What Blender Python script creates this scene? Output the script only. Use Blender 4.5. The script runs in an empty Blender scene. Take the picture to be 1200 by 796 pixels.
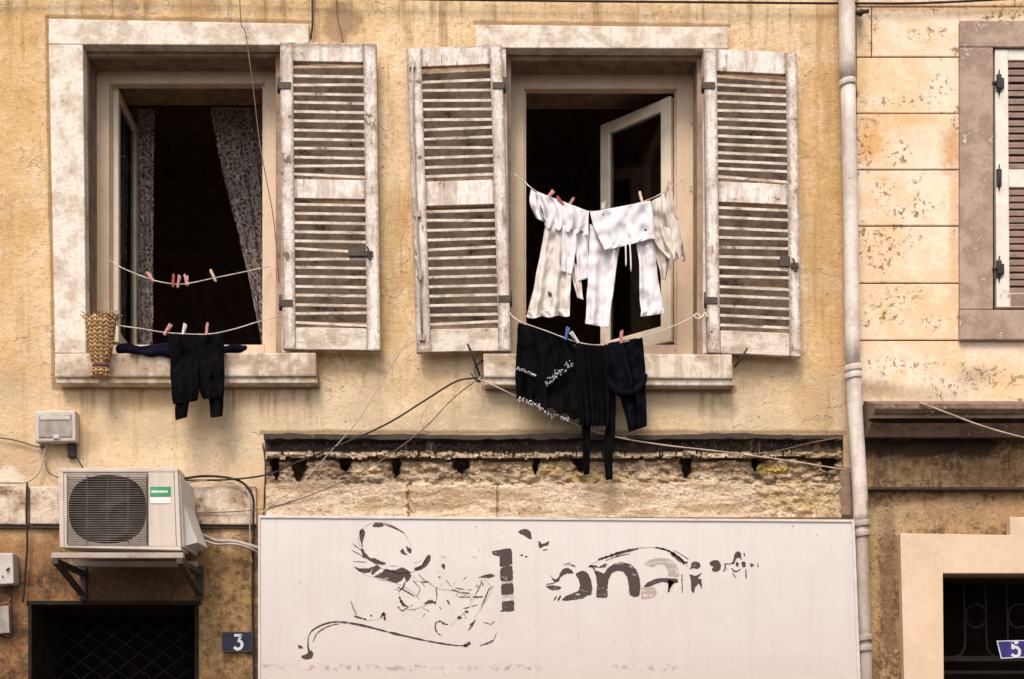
import bpy, bmesh, math, random
from mathutils import Vector, noise

random.seed(7)
SC = bpy.context.scene
COL = SC.collection
D = 7.5                      # metres from the eye to the facade (plane y = 0)
EYE_Z = 1.6
PXM = 200.0                  # photograph pixels per metre on the facade


def W(x, y, d=0.0):
    """photograph pixel seen at distance d in front of the facade -> world point"""
    s = (D - d) / D
    return Vector(((x - 600) / PXM * s, -d, EYE_Z + (2.1 + (796 - y) / PXM - EYE_Z) * s))


# ---------------------------------------------------------------- materials
class NT:
    def __init__(s, name):
        s.m = bpy.data.materials.new(name)
        s.m.use_nodes = True
        s.t = s.m.node_tree
        s.b = s.t.nodes['Principled BSDF']
        s.out = s.t.nodes['Material Output']
        g = s.n('ShaderNodeNewGeometry')
        s.P = g.outputs['Position']
        sp = s.n('ShaderNodeSeparateXYZ')
        s.t.links.new(s.P, sp.inputs[0])
        s.px = s.mad(sp.outputs[0], PXM, 600)
        s.py = s.mad(sp.outputs[2], -PXM, 796 + 2.1 * PXM)

    def n(s, typ):
        return s.t.nodes.new(typ)

    def put(s, v, sock):
        if isinstance(v, bpy.types.NodeSocket):
            s.t.links.new(v, sock)
        elif isinstance(v, (tuple, list)):
            sock.default_value = (*v, 1.0) if (len(v) == 3 and sock.type == 'RGBA') else v
        else:
            sock.default_value = v

    def math(s, op, a, b=0.0, c=None, clamp=False):
        k = s.n('ShaderNodeMath'); k.operation = op; k.use_clamp = clamp
        s.put(a, k.inputs[0]); s.put(b, k.inputs[1])
        if c is not None: s.put(c, k.inputs[2])
        return k.outputs[0]

    def mul(s, a, b): return s.math('MULTIPLY', a, b)
    def add(s, a, b): return s.math('ADD', a, b)
    def mad(s, a, b, c): return s.math('MULTIPLY_ADD', a, b, c)
    def mx(s, a, b): return s.math('MAXIMUM', a, b)

    def ss(s, x, a, b, lo=0.0, hi=1.0):
        k = s.n('ShaderNodeMapRange'); k.interpolation_type = 'SMOOTHSTEP'
        if a > b: a, b, lo, hi = b, a, hi, lo
        s.put(x, k.inputs[0]); s.put(a, k.inputs[1]); s.put(b, k.inputs[2]); s.put(lo, k.inputs[3]); s.put(hi, k.inputs[4])
        return k.outputs[0]

    def vec(s, scale, off=(0, 0, 0)):
        k = s.n('ShaderNodeVectorMath'); k.operation = 'MULTIPLY_ADD'
        s.t.links.new(s.P, k.inputs[0]); k.inputs[1].default_value = scale; k.inputs[2].default_value = off
        return k.outputs[0]

    def noise(s, scale, detail=4, rough=.55, vec=None, dist=0.0, off=None, k=None):
        """fractal noise spread about .5 (fine dot patterns, detail 2, keep their raw range)"""
        if k is None: k = 1.0 if detail <= 2 else 1.65
        o = s._noise(scale, detail, rough, vec, dist, off)
        return o if k == 1.0 else s.mad(o, k, .5 - .5 * k)

    def _noise(s, scale, detail, rough, vec, dist, off):
        k = s.n('ShaderNodeTexNoise')
        if vec is None: vec = s.P if off is None else s.vec((1, 1, 1), off)
        s.t.links.new(vec, k.inputs['Vector'])
        k.inputs['Scale'].default_value = scale; k.inputs['Detail'].default_value = detail
        k.inputs['Roughness'].default_value = rough; k.inputs['Distortion'].default_value = dist
        return k.outputs[0]

    def vor(s, scale, feature='F1', vec=None):
        k = s.n('ShaderNodeTexVoronoi'); k.feature = feature
        s.t.links.new(vec or s.P, k.inputs['Vector']); k.inputs['Scale'].default_value = scale
        return k.outputs['Distance']

    def mix(s, f, a, b):
        k = s.n('ShaderNodeMix'); k.data_type = 'RGBA'; k.clamp_factor = True
        s.put(f, k.inputs[0]); s.put(a, k.inputs[6]); s.put(b, k.inputs[7])
        return k.outputs[2]

    def blot(s, cx, cy, rx, ry, nz, k=.9, soft=.45):
        """irregular patch centred on a facade position (photograph pixels)"""
        a = s.n('ShaderNodeCombineXYZ')
        s.put(s.mad(s.px, 1 / rx, -cx / rx), a.inputs[0]); s.put(s.mad(s.py, 1 / ry, -cy / ry), a.inputs[1])
        l = s.n('ShaderNodeVectorMath'); l.operation = 'LENGTH'
        s.t.links.new(a.outputs[0], l.inputs[0])
        r = s.add(l.outputs[1], s.mad(nz, k * 2, -k))
        return s.ss(r, 1.0, 1.0 - soft)

    def band(s, a, b, c, d, src=None):
        src = src or s.py
        return s.mul(s.ss(src, a, b), s.ss(src, d, c))

    def fin(s, col, rough=.85, bump=None, bd=.01, bs=.6, metal=0.0, spec=.3):
        s.put(col, s.b.inputs['Base Color']); s.put(rough, s.b.inputs['Roughness'])
        s.b.inputs['Metallic'].default_value = metal
        s.b.inputs['Specular IOR Level'].default_value = spec
        if bump is not None:
            k = s.n('ShaderNodeBump'); k.inputs['Strength'].default_value = bs; k.inputs['Distance'].default_value = bd
            s.put(bump, k.inputs['Height']); s.t.links.new(k.outputs[0], s.b.inputs['Normal'])
        return s.m


def weathered(name, base, dirt, chip, d_amt=.5, c_amt=.4, scale=6.0, rough=.7, streak=0.0, off=(0, 0, 0),
              bd=.004, grain=None, spec=.3, edges=()):
    """paint or stone with clouds of dirt, flaked chips and optional drips"""
    N = NT(name)
    v = N.vec((1, 1, 1), off)
    n1 = N.noise(scale, 5, .62, v); n2 = N.noise(scale * 5, 5, .7, v); n3 = N.noise(scale * 16, 3, .6, v)
    col = N.mix(N.mul(N.ss(n1, .38, .68), d_amt), base, dirt)
    col = N.mix(N.mul(N.ss(n2, .45, .8), d_amt * .7), col, dirt)
    if streak:
        st = N.noise(9, 5, .7, N.vec((1.6, 1.6, .12), off))
        col = N.mix(N.mul(N.ss(st, .5, .72), streak), col, dirt)
    if grain:
        gv = N.vec(grain, off)
        g = N.noise(14, 4, .7, gv)
        col = N.mix(N.mul(N.ss(g, .5, .75), .5), col, dirt)
        g2 = N.noise(8, 6, .75, N.vec(tuple(k * 1.2 for k in grain), tuple(k + 3 for k in off)))
        fk = N.ss(N.add(N.mul(g2, .75), N.mul(n1, .25)), .64, .69)
        col = N.mix(N.mul(fk, .85), col, chip)
    cm = N.ss(N.add(N.mul(n1, .6), N.mul(n2, .4)), .70 - .12 * c_amt, .74 - .12 * c_amt)
    col = N.mix(cm, col, chip)
    sp = N.ss(n3, .68, .74)
    col = N.mix(N.mul(sp, .5 * d_amt), col, chip)
    # bare wood along arrises that get knocked: lines (x at y = 50, x at y = 410) or (None, y)
    for e in edges:
        if e[0] is None:
            dd = N.math('ABSOLUTE', N.add(N.py, -(896 - (896 - e[1]) * .988)))
        else:
            sl = (e[1] - e[0]) / 360
            dd = N.math('ABSOLUTE', N.add(N.px, N.mad(N.py, -sl * .988, -(600 + (e[0] - sl * 50 - 600) * .988))))
        ew = N.ss(N.add(dd, N.mad(n2, 9, -4.5)), 4.5, .5)
        col = N.mix(N.mul(ew, .8), col, N.mix(N.ss(n3, .4, .6), chip, dirt))
    h = N.add(N.mul(cm, -.5), N.add(N.mul(n2, .7), N.mul(n3, .25)))
    return N.fin(col, rough, h, bd, .5, spec=spec)


def plain(name, col, rough=.6, metal=0.0, var=.25, scale=12, bump=.0, spec=.3):
    N = NT(name)
    n = N.noise(scale, 4, .6)
    c = N.mix(N.ss(n, .3, .7), tuple(k * (1 - var) for k in col), tuple(min(1, k * (1 + var * .6)) for k in col))
    return N.fin(c, rough, n if bump else None, bump or .001, .5, metal, spec)


def make_plaster():
    N = NT('aged_ochre_plaster')
    big = N.noise(.9, 5, .6); mid = N.noise(4, 6, .65); fine = N.noise(26, 5, .72); grn = N.noise(90, 3, .6)
    col = N.mix(N.ss(big, .36, .64), (.64, .415, .205), (.72, .52, .325))
    col = N.mix(N.mul(N.ss(mid, .48, .8), .6), col, (.46, .27, .115))
    wide = N.noise(2.2, 5, .65, N.vec((1.3, 1, .7), (7, 1, 4)))
    col = N.mix(N.mul(N.ss(wide, .52, .85), .5), col, (.40, .25, .13))
    pale = N.noise(5.5, 6, .7, off=(5, 3, 9))
    col = N.mix(N.mul(N.ss(pale, .5, .7), .55), col, (.78, .61, .445))
    col = N.mix(N.mul(N.ss(fine, .52, .8), .55), col, (.29, .18, .085))
    grit = N.noise(48, 6, .8, N.vec((1, 1, .8), (6, 6, 6)))
    col = N.mix(N.mul(N.ss(grit, .58, .9), .45), col, (.27, .16, .08))
    col = N.mix(N.mul(N.ss(grit, .45, .15), .45), col, (.78, .62, .43))
    scr = N.noise(14, 6, .8, N.vec((.5, 1, 1.8), (1, 2, 6)))
    col = N.mix(N.mul(N.ss(scr, .6, .9), .4), col, (.30, .18, .085))
    # warm rusty cast on the far left and beside the pipe
    col = N.mix(N.mul(N.ss(N.px, 75, 0), .35), col, (.52, .29, .10))
    col = N.mix(N.mul(N.ss(N.add(N.px, N.mad(mid, 40, -20)), 935, 985), .45), col, (.42, .235, .085))
    # grimy buff belt under the windows
    g = N.mul(N.band(400, 470, 560, 600), N.ss(N.add(mid, N.mul(fine, .5)), .55, .95))
    col = N.mix(N.mul(g, .7), col, (.44, .32, .21))
    col = N.mix(N.mul(N.band(425, 480, 560, 590), .4), col, (.66, .51, .36))
    # rain streaks running down from above
    st = N.noise(5, 5, .7, N.vec((2.2, 2.2, .16)))
    col = N.mix(N.mul(N.mul(N.ss(st, .46, .80), N.ss(N.add(N.py, N.mul(mid, 70)), 150, 15)), .8), col, (.20, .11, .048))
    col = N.mix(N.mul(N.ss(st, .52, .8), .42), col, (.36, .22, .095))
    # soot and damp of the ground floor
    low = N.ss(N.add(N.py, N.mad(mid, 70, -35)), 596, 640)
    lc = N.mix(N.ss(N.noise(5, 6, .7, off=(3, 1, 2)), .38, .66), (.25, .125, .052), (.075, .037, .017))
    lc = N.mix(N.mul(N.ss(fine, .5, .9), .55), lc, (.36, .225, .115))
    lc = N.mix(N.mul(N.ss(N.noise(9, 5, .7, off=(8, 8, 8)), .52, .68), .6), lc, (.27, .10, .045))
    lc = N.mix(N.blot(265, 720, 60, 110, mid, .5), lc, N.mix(N.ss(N.add(N.mul(fine, .4), N.mul(N.noise(13, 6, .75, off=(2, 9, 2)), .6)), .35, .68), (.37, .22, .095), (.12, .062, .028)))
    lc = N.mix(N.mul(N.blot(30, 640, 60, 40, mid, .5), .5), lc, (.33, .175, .08))
    lc = N.mix(N.mul(N.blot(150, 688, 100, 42, mid, .4), .85), lc, (.07, .038, .02))
    lc = N.mix(N.mul(N.ss(grit, .5, .8), .7), lc, (.055, .03, .016))
    lc = N.mix(N.mul(N.ss(grit, .45, .2), .5), lc, (.42, .27, .14))
    col = N.mix(low, col, lc)
    # single stains
    for cx, cy, rx, ry, a, c in ((22, 540, 45, 26, .7, (.50, .32, .19)), (10, 560, 22, 16, .8, (.68, .58, .46)),
                                 (90, 520, 35, 25, .5, (.33, .21, .10)), (390, 470, 40, 30, .45, (.62, .48, .31)),
                                 (480, 520, 60, 30, .3, (.37, .26, .15)), (845, 480, 30, 18, .5, (.36, .26, .16)),
                                 (960, 480, 30, 50, .5, (.44, .27, .12)), (960, 300, 22, 80, .45, (.42, .25, .09)),
                                 (395, 25, 30, 40, .7, (.23, .14, .07)), (462, 300, 12, 130, .35, (.40, .27, .13)),
                                 (150, 8, 16, 22, .6, (.33, .17, .09)), (233, 4, 40, 26, .5, (.38, .21, .10)),
                                 (290, 505, 50, 40, .45, (.64, .50, .33)), (160, 470, 60, 16, .5, (.44, .27, .10)),
                                 (660, 480, 80, 18, .4, (.46, .33, .18)), (800, 470, 60, 20, .4, (.60, .47, .30))):
        col = N.mix(N.mul(N.blot(cx, cy, rx, ry, mid, .8, .5), a), col, c)
    def line(a, b, lo, hi, w, vert=False):
        sl = (b[1] - a[1]) / (b[0] - a[0]) if not vert else (b[0] - a[0]) / (b[1] - a[1])
        u, v = (N.py, N.px) if not vert else (N.px, N.py)
        c0 = (a[1] - sl * a[0]) if not vert else (a[0] - sl * a[1])
        dd = N.math('ABSOLUTE', N.add(u, N.mad(v, -sl, -c0)))
        return N.mul(N.ss(N.add(dd, N.mad(mid, w * 1.2, -w * .6)), w, w * .2), N.band(lo - 3, lo, hi, hi + 3, v))
    for a, b, lo, hi, w, vert in (((57, 20), (362, 26), 55, 364, 4.5, False), ((558, 27), (853, 30), 556, 855, 4.5, False), ((55, 22), (62.5, 414), 20, 449, 4, True),
                                  ((66, 453), (372, 453), 62, 374, 7, False), ((568, 456), (861, 457), 566, 862, 7, False), ((364, 414), (372, 452), 414, 452, 4, True), ((310, 507), (985, 507), 306, 990, 5, False)):
        col = N.mix(N.mul(line(a, b, lo, hi, w, vert), .7), col, (.20, .115, .055))
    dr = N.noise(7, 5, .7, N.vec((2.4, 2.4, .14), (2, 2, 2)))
    sl_ = N.mx(N.band(66, 74, 362, 372, N.px), N.band(566, 574, 850, 862, N.px))
    drip = N.mul(N.mul(N.ss(dr, .50, .72), sl_), N.band(446, 452, 462, 508))
    col = N.mix(N.mul(drip, .65), col, (.27, .165, .08))
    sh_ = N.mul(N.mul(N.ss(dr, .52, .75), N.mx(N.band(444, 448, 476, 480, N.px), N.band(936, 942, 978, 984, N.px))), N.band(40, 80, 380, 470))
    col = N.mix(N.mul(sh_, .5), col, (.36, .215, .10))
    # pits and hairline cracks
    pit = N.ss(N.noise(55, 2, .5), .67, .72)
    col = N.mix(N.mul(pit, .75), col, (.14, .085, .045))
    cv = N.n('ShaderNodeVectorMath'); cv.operation = 'ADD'
    nn = N.n('ShaderNodeTexNoise'); nn.inputs['Scale'].default_value = 6; nn.inputs['Detail'].default_value = 5
    N.t.links.new(N.P, nn.inputs['Vector'])
    sc = N.n('ShaderNodeVectorMath'); sc.operation = 'SCALE'; sc.inputs['Scale'].default_value = .35
    N.t.links.new(nn.outputs['Color'], sc.inputs[0]); N.t.links.new(N.P, cv.inputs[0]); N.t.links.new(sc.outputs[0], cv.inputs[1])
    ck = N.ss(N.vor(1.3, 'DISTANCE_TO_EDGE', cv.outputs[0]), .008, .002)
    ck = N.mul(ck, N.ss(pale, .48, .58))
    col = N.mix(N.mul(ck, .2), col, (.15, .09, .045))
    h = N.add(N.add(N.mul(mid, 1.0), N.mul(fine, .6)), N.add(N.mul(grn, .25), N.mul(N.add(pit, ck), -.5)))
    return N.fin(col, .9, N.add(h, N.mul(grit, .35)), .010, .7, spec=.2)


def make_blocks():
    N = NT('peach_painted_ashlar')
    big = N.noise(1.6, 5, .6, off=(2, 5, 1)); mid = N.noise(6, 6, .68, off=(1, 7, 3)); fine = N.noise(40, 4, .65)
    col = N.mix(N.ss(big, .38, .62), (.69, .49, .32), (.75, .60, .47))
    col = N.mix(N.mul(N.ss(mid, .5, .7), .5), col, (.68, .44, .20))
    col = N.mix(N.mul(N.ss(N.noise(9, 6, .7, off=(4, 4, 4)), .5, .66), .5), col, (.80, .64, .46))
    for cx, cy, rx, ry, a, c in ((1020, 165, 22, 36, .85, (.60, .30, .09)), (1115, 172, 16, 36, .85, (.50, .24, .09)),
                                 (1070, 140, 60, 10, .6, (.64, .36, .13)), (1010, 100, 10, 60, .6, (.55, .36, .13)),
                                 (1118, 260, 8, 150, .6, (.56, .32, .14)), (1030, 455, 40, 14, .95, (.36, .245, .15)),
                                 (1070, 462, 90, 14, .7, (.40, .28, .18)), (1140, 440, 36, 20, .85, (.42, .30, .20)),
                                 (1180, 445, 30, 26, .4, (.66, .40, .20)), (1060, 8, 90, 10, .8, (.40, .20, .09)),
                                 (1150, 10, 80, 14, .7, (.52, .33, .16))):
        col = N.mix(N.mul(N.blot(cx, cy, rx * 1.25, ry * 1.2, N.add(N.mul(mid, .6), N.mul(fine, .4)), .75, .95), a), col, c)
    blc = N.noise(20, 6, .78, off=(5, 8, 5))
    col = N.mix(N.mul(N.ss(blc, .55, .85), .5), col, (.62, .37, .18))
    col = N.mix(N.mul(N.ss(blc, .45, .2), .5), col, (.78, .63, .49))
    # flaked paint in clusters
    cl = N.ss(N.noise(3.2, 3, .6, off=(9, 2, 6)), .50, .62)
    for cx, cy, rx, ry in ((1035, 222, 26, 18), (1065, 345, 30, 14), (1040, 365, 28, 22), (1070, 280, 16, 14), (1090, 378, 20, 14),
                           (1150, 440, 50, 24), (1050, 430, 40, 16), (1020, 40, 12, 30), (1060, 250, 50, 12), (1085, 40, 40, 14), (1055, 121, 60, 10)):
        cl = N.mx(cl, N.blot(cx, cy, rx, ry, mid, .8, .7))
    fl = N.ss(N.noise(26, 4, .66, off=(6, 1, 0)), .58, .66)
    f = N.mul(fl, cl)
    col = N.mix(N.mul(f, .8), col, N.mix(N.ss(fine, .45, .6), (.36, .18, .08), (.10, .055, .03)))
    dot = N.mul(N.ss(N.noise(48, 2, .5, off=(0, 0, 4)), .63, .67), N.mx(cl, .25))
    col = N.mix(N.mul(dot, .6), col, (.22, .12, .06))
    h = N.add(N.add(N.mul(mid, .5), N.mul(fine, .3)), N.mul(N.add(f, dot), -.9))
    return N.fin(col, .8, h, .006, .7, spec=.25)


def make_low_right():
    N = NT('sooty_shadowed_brown_render')
    mid = N.noise(6, 6, .7, off=(1, 2, 9)); fine = N.noise(34, 5, .72)
    st = N.noise(5, 5, .7, N.vec((1.8, 1.8, .2), (3, 3, 3)))
    col = N.mix(N.ss(mid, .38, .66), (.36, .205, .095), (.15, .075, .034))
    col = N.mix(N.mul(N.ss(st, .46, .66), .7), col, (.10, .052, .026))
    col = N.mix(N.mul(N.ss(fine, .44, .64), .6), col, (.42, .285, .16))
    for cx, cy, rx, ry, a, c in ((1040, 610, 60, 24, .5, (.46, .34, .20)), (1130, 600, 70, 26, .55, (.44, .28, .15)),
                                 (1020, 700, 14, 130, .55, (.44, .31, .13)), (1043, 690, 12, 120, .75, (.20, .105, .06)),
                                 (1100, 522, 130, 20, .92, (.035, .02, .013)), (1160, 560, 60, 22, .5, (.16, .085, .04))):  # the near-black band is the cornice's shadow, painted on the wall
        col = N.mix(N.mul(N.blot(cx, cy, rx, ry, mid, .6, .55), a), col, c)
    pit = N.ss(N.noise(60, 2, .5), .64, .70)
    col = N.mix(N.mul(pit, .7), col, (.08, .045, .025))
    h = N.add(N.add(N.mul(mid, .9), N.mul(fine, .6)), N.mul(pit, -.5))
    return N.fin(col, .9, h, .012, .8, spec=.2)


def make_damaged():
    N = NT('broken_stone_and_mortar')
    mid = N.noise(7, 6, .72, off=(3, 3, 1)); fine = N.noise(40, 5, .75)
    hz = N.noise(7, 5, .7, N.vec((.5, 1, 3.2)))
    col = N.mix(N.ss(hz, .4, .64), (.68, .51, .37), (.42, .28, .17))
    col = N.mix(N.mul(N.ss(mid, .5, .68), .7), col, (.66, .54, .39))
    col = N.mix(N.mul(N.ss(fine, .5, .8), .6), col, (.22, .125, .062))
    # black tar line under the old flashing
    tarn = N.noise(9, 5, .7, N.vec((1.2, 1, .5)))
    tar = N.mul(N.band(500, 508, 529, 537), N.ss(tarn, .15, .42))
    col = N.mix(N.mul(tar, .95), col, (.035, .024, .022))
    col = N.mix(N.mul(N.band(534, 541, 556, 576), N.mul(N.ss(mid, .35, .65), .75)), col, (.23, .135, .07))
    for hx in (322, 350, 405, 465, 541, 628, 803, 885, 968):
        col = N.mix(N.mul(N.blot(hx, 552, 15, 15, mid, .9, .8), .8), col, (.085, .05, .03))
    for cx, cy, rx, ry, a, c in ((905, 552, 26, 8, .8, (.58, .40, .10)), (640, 552, 40, 10, .6, (.55, .40, .16)),
                                 (400, 566, 90, 8, .7, (.33, .25, .18)), (930, 585, 60, 24, .5, (.50, .34, .14)),
                                 (700, 560, 60, 8, .5, (.48, .32, .10)), (950, 540, 40, 18, .7, (.34, .24, .13)),
                                 (360, 548, 40, 18, .6, (.36, .24, .15)), (560, 570, 60, 8, .6, (.68, .55, .38))):
        col = N.mix(N.mul(N.blot(cx, cy, rx, ry, mid, .7, .5), a), col, c)
    fl = N.mul(N.ss(N.noise(26, 4, .62), .55, .60), N.mx(N.ss(N.px, 850, 930), .25))
    col = N.mix(N.mul(fl, .7), col, (.36, .23, .12))
    ck = N.ss(N.noise(60, 2, .5), .65, .70)
    col = N.mix(N.mul(ck, .7), col, (.12, .075, .045))
    h = N.add(N.add(N.mul(mid, 1.0), N.mul(fine, .7)), N.mul(N.add(ck, fl), -.4))
    return N.fin(col, .92, h, .015, .8, spec=.2)


def make_sign():
    N = NT('weathered_pale_sign_paint')
    big = N.noise(1.4, 4, .6); mid = N.noise(7, 5, .65)
    col = N.mix(N.ss(N.add(N.py, N.mad(big, 120, -60)), 600, 760), (.60, .545, .515), (.565, .475, .45))
    col = N.mix(N.mul(N.ss(N.add(N.py, N.mul(mid, 50)), 770, 830), .5), col, (.50, .41, .34))
    st = N.noise(6, 5, .7, N.vec((2, 1, .12)))
    col = N.mix(N.mul(N.ss(st, .5, .72), .14), col, (.42, .35, .32))
    col = N.mix(N.mul(N.ss(mid, .5, .7), .18), col, (.68, .62, .56))
    ln = N.mul(N.band(778, 784, 786, 790), N.mul(N.ss(N.noise(30, 4, .7), .5, .66), N.ss(N.noise(1.7, 3, .6, off=(4, 0, 0)), .5, .7)))
    col = N.mix(N.mul(ln, .55), col, (.20, .14, .11))
    dots = N.mul(N.ss(N.noise(38, 2, .5), .70, .73), N.mx(N.blot(960, 625, 60, 22, mid), N.mul(N.ss(mid, .5, .6), .5)))
    col = N.mix(dots, col, (.25, .18, .14))
    rust = N.blot(1004, 680, 5, 160, mid, .7)
    col = N.mix(N.mul(rust, .25), col, (.38, .25, .17))
    return N.fin(col, .42, mid, .002, .3, spec=.4)


def make_ink(name, c, keep):
    N = NT(name)
    n = N.noise(40, 4, .7, N.vec((.6, 1, 2.2), (1, 1, 1))); m = N.noise(9, 4, .6)
    w = N.ss(N.add(N.mul(n, .7), N.mul(m, .3)), keep, keep + .05)
    col = N.mix(w, c, (.53, .46, .43))
    return N.fin(col, .55)


def make_lace():
    N = NT('patterned_lace_net')
    v = N.vec((1, .25, 1))
    a = N.vor(33, 'DISTANCE_TO_EDGE', v); nz = N.noise(52, 3, .6, v, 2.2)
    f = N.mx(N.ss(a, .08, .03), N.ss(nz, .55, .66))
    al = N.mad(f, .48, .20)
    col = N.mix(f, (.28, .20, .175), (.62, .50, .445))
    m = N.fin(col, .9)
    tr = N.n('ShaderNodeBsdfTransparent'); mx = N.n('ShaderNodeMixShader')
    N.put(al, mx.inputs[0]); N.t.links.new(tr.outputs[0], mx.inputs[1]); N.t.links.new(N.b.outputs[0], mx.inputs[2])
    N.t.links.new(mx.outputs[0], N.out.inputs[0])
    return m


def make_glass():
    N = NT('dusty_window_glass')
    g = N.n('ShaderNodeBsdfGlossy'); g.inputs['Roughness'].default_value = .06; g.inputs['Color'].default_value = (.8, .8, .8, 1)
    t = N.n('ShaderNodeBsdfTransparent'); t.inputs['Color'].default_value = (.72, .70, .66, 1)
    f = N.n('ShaderNodeFresnel'); f.inputs['IOR'].default_value = 1.45
    mx = N.n('ShaderNodeMixShader')
    N.t.links.new(f.outputs[0], mx.inputs[0]); N.t.links.new(t.outputs[0], mx.inputs[1]); N.t.links.new(g.outputs[0], mx.inputs[2])
    N.t.links.new(mx.outputs[0], N.out.inputs[0])
    return N.m


def cloth_mat(name, col, var=.15, weave=420, rough=.9, trans=0.0):
    N = NT(name)
    n = N.noise(9, 5, .6); w = N.noise(weave, 2, .5)
    c = N.mix(N.ss(n, .3, .7), tuple(k * (1 - var) for k in col), col)
    m = N.fin(c, rough, N.add(N.mul(N.noise(12, 5, .6, N.vec((1.6, 1, .6)), .8), .9), N.mul(w, .05)), .010, .28, spec=.1)
    N.b.inputs['Sheen Weight'].default_value = 0.0 if max(col) < .1 else .1
    if max(col) < .1: N.b.inputs['Specular IOR Level'].default_value = .03
    if trans:
        tl = N.n('ShaderNodeBsdfTranslucent'); mx = N.n('ShaderNodeMixShader'); mx.inputs[0].default_value = trans
        N.put(c, tl.inputs[0]); N.t.links.new(N.b.outputs[0], mx.inputs[1]); N.t.links.new(tl.outputs[0], mx.inputs[2])
        N.t.links.new(mx.outputs[0], N.out.inputs[0])
    return m


def make_basket():
    N = NT('plaited_straw')
    n = N.noise(30, 4, .6)
    zig = N.math('PINGPONG', N.add(N.px, N.mul(n, 3)), 3.2)
    w = N.math('SINE', N.mul(N.add(N.add(N.py, N.mul(zig, 1.1)), N.mul(n, 4)), 1.35))
    ed = N.ss(zig, .0, .9)
    h = N.mul(N.ss(w, -.7, .5), N.mad(ed, .7, .3))
    col = N.mix(h, (.15, .065, .022), N.mix(N.ss(n, .3, .7), (.44, .235, .085), (.62, .40, .19)))
    return N.fin(col, .85, h, .012, .9)


M = {}
M['plaster'] = make_plaster(); M['blocks'] = make_blocks(); M['lowright'] = make_low_right(); M['damaged'] = make_damaged()
M['sign'] = make_sign()
M['ink'] = make_ink('worn_dark_brown_lettering', (.060, .036, .033), .66)
M['ink_faint'] = make_ink('faded_lettering', (.36, .28, .24), .52)
M['white_stone'] = weathered('whitewashed_stone', (.74, .64, .56), (.42, .315, .225), (.33, .225, .14), .65, .2, 9, .85, .25, (1, 2, 3), .006)
M['sill_stone'] = weathered('dirty_sill_stone', (.66, .55, .46), (.30, .20, .12), (.20, .13, .08), .8, .2, 5, .85, .45, (4, 2, 3), .008)
M['mauve_stone'] = weathered('mauve_grey_stone', (.40, .285, .225), (.24, .155, .115), (.54, .43, .35), .7, .35, 6, .85, .3, (7, 2, 3), .006)
M['tan_jamb'] = weathered('tan_painted_jamb', (.38, .25, .17), (.20, .13, .085), (.13, .08, .05), .75, .35, 7, .75, .6, (2, 6, 3))
M['reveal'] = weathered('shaded_reveal_stone', (.24, .165, .115), (.12, .08, .055), (.34, .25, .18), .7, .1, 8, .85, .5, (2, 1, 3))  # base darkened to stand in for shade deep in the reveal
M['casement'] = weathered('white_casement_paint', (.80, .675, .52), (.55, .44, .34), (.3, .2, .13), .3, .0, 8, .5, .3, (3, 1, 8))
M['frame'] = weathered('cream_window_paint', (.64, .47, .335), (.50, .35, .23), (.26, .16, .09), .35, .1, 8, .55, .3, (3, 2, 8))
M['shutter'] = weathered('flaking_white_shutter_paint', (.76, .66, .61), (.36, .265, .205), (.15, .10, .07), .62, .55, 7, .65, .6, (6, 6, 1), .004, (3, 3, .5),
                         edges=((328, 331), (441, 446), (476, 488), (588, 599), (825, 829), (934, 939), (343.5, 346.5), (425.5, 430), (493.5, 505), (573, 585), (840, 844), (921, 926), (None, 53), (None, 411)))
M['slat'] = weathered('grimy_shaded_louvre_paint', (.46, .335, .24), (.22, .15, .10), (.09, .06, .04), .7, .4, 9, .8, 0, (1, 8, 2), .004, (.5, 2, 3))  # grime plus painted-in shade of the blade faces
M['slat_edge'] = weathered('worn_lit_louvre_edge', (.66, .56, .475), (.34, .25, .18), (.17, .115, .08), .7, .25, 9, .7, 0, (5, 8, 2), .003, (.5, 2, 3))  # worn paint, lightened to put light onto the blade fronts
M['shutter_clean'] = weathered('white_shutter_paint', (.72, .65, .57), (.52, .42, .35), (.3, .2, .14), .3, .08, 7, .6, .3, (8, 6, 1))
M['slat_brown'] = weathered('brown_louvre_paint', (.27, .17, .13), (.17, .10, .075), (.32, .22, .17), .5, .15, 9, .6, 0, (1, 8, 5), .004, (.5, 2, 3))
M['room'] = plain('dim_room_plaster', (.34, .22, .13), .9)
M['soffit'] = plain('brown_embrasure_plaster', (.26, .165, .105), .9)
M['glass'] = make_glass(); M['lace'] = make_lace()
M['pipe'] = weathered('pinkish_white_pipe_paint', (.67, .575, .52), (.42, .32, .27), (.30, .20, .15), .55, .2, 6, .5, .45, (9, 9, 2), .002)
M['pipe_low'] = weathered('grey_pipe_paint', (.44, .35, .30), (.30, .22, .17), (.22, .13, .08), .5, .25, 6, .55, .45, (9, 5, 2), .002)
M['sign_edge'] = weathered('sign_edge_metal', (.60, .54, .51), (.42, .35, .32), (.3, .2, .15), .4, .1, 6, .45)
M['ac'] = weathered('aged_beige_casing', (.56, .465, .395), (.42, .33, .27), (.36, .26, .19), .4, .04, 5, .5, .3, (2, 2, 2), .001)
M['ac_side'] = weathered('grey_valve_cover', (.55, .49, .46), (.42, .36, .33), (.36, .26, .19), .4, .04, 5, .5, .3, (2, 4, 2), .001)
M['ac_dark'] = plain('dark_fan_plastic', (.03, .026, .024), .6)
M['ac_wire'] = plain('coated_grille_wire', (.17, .13, .11), .5)
M['green'] = plain('green_badge', (.035, .27, .115), .4, var=.1)
M['white_print'] = plain('white_print', (.72, .68, .64), .5, var=.08)
M['steel'] = weathered('painted_steel_bracket', (.40, .32, .27), (.25, .18, .14), (.16, .09, .05), .5, .3, 9, .5)
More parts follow.
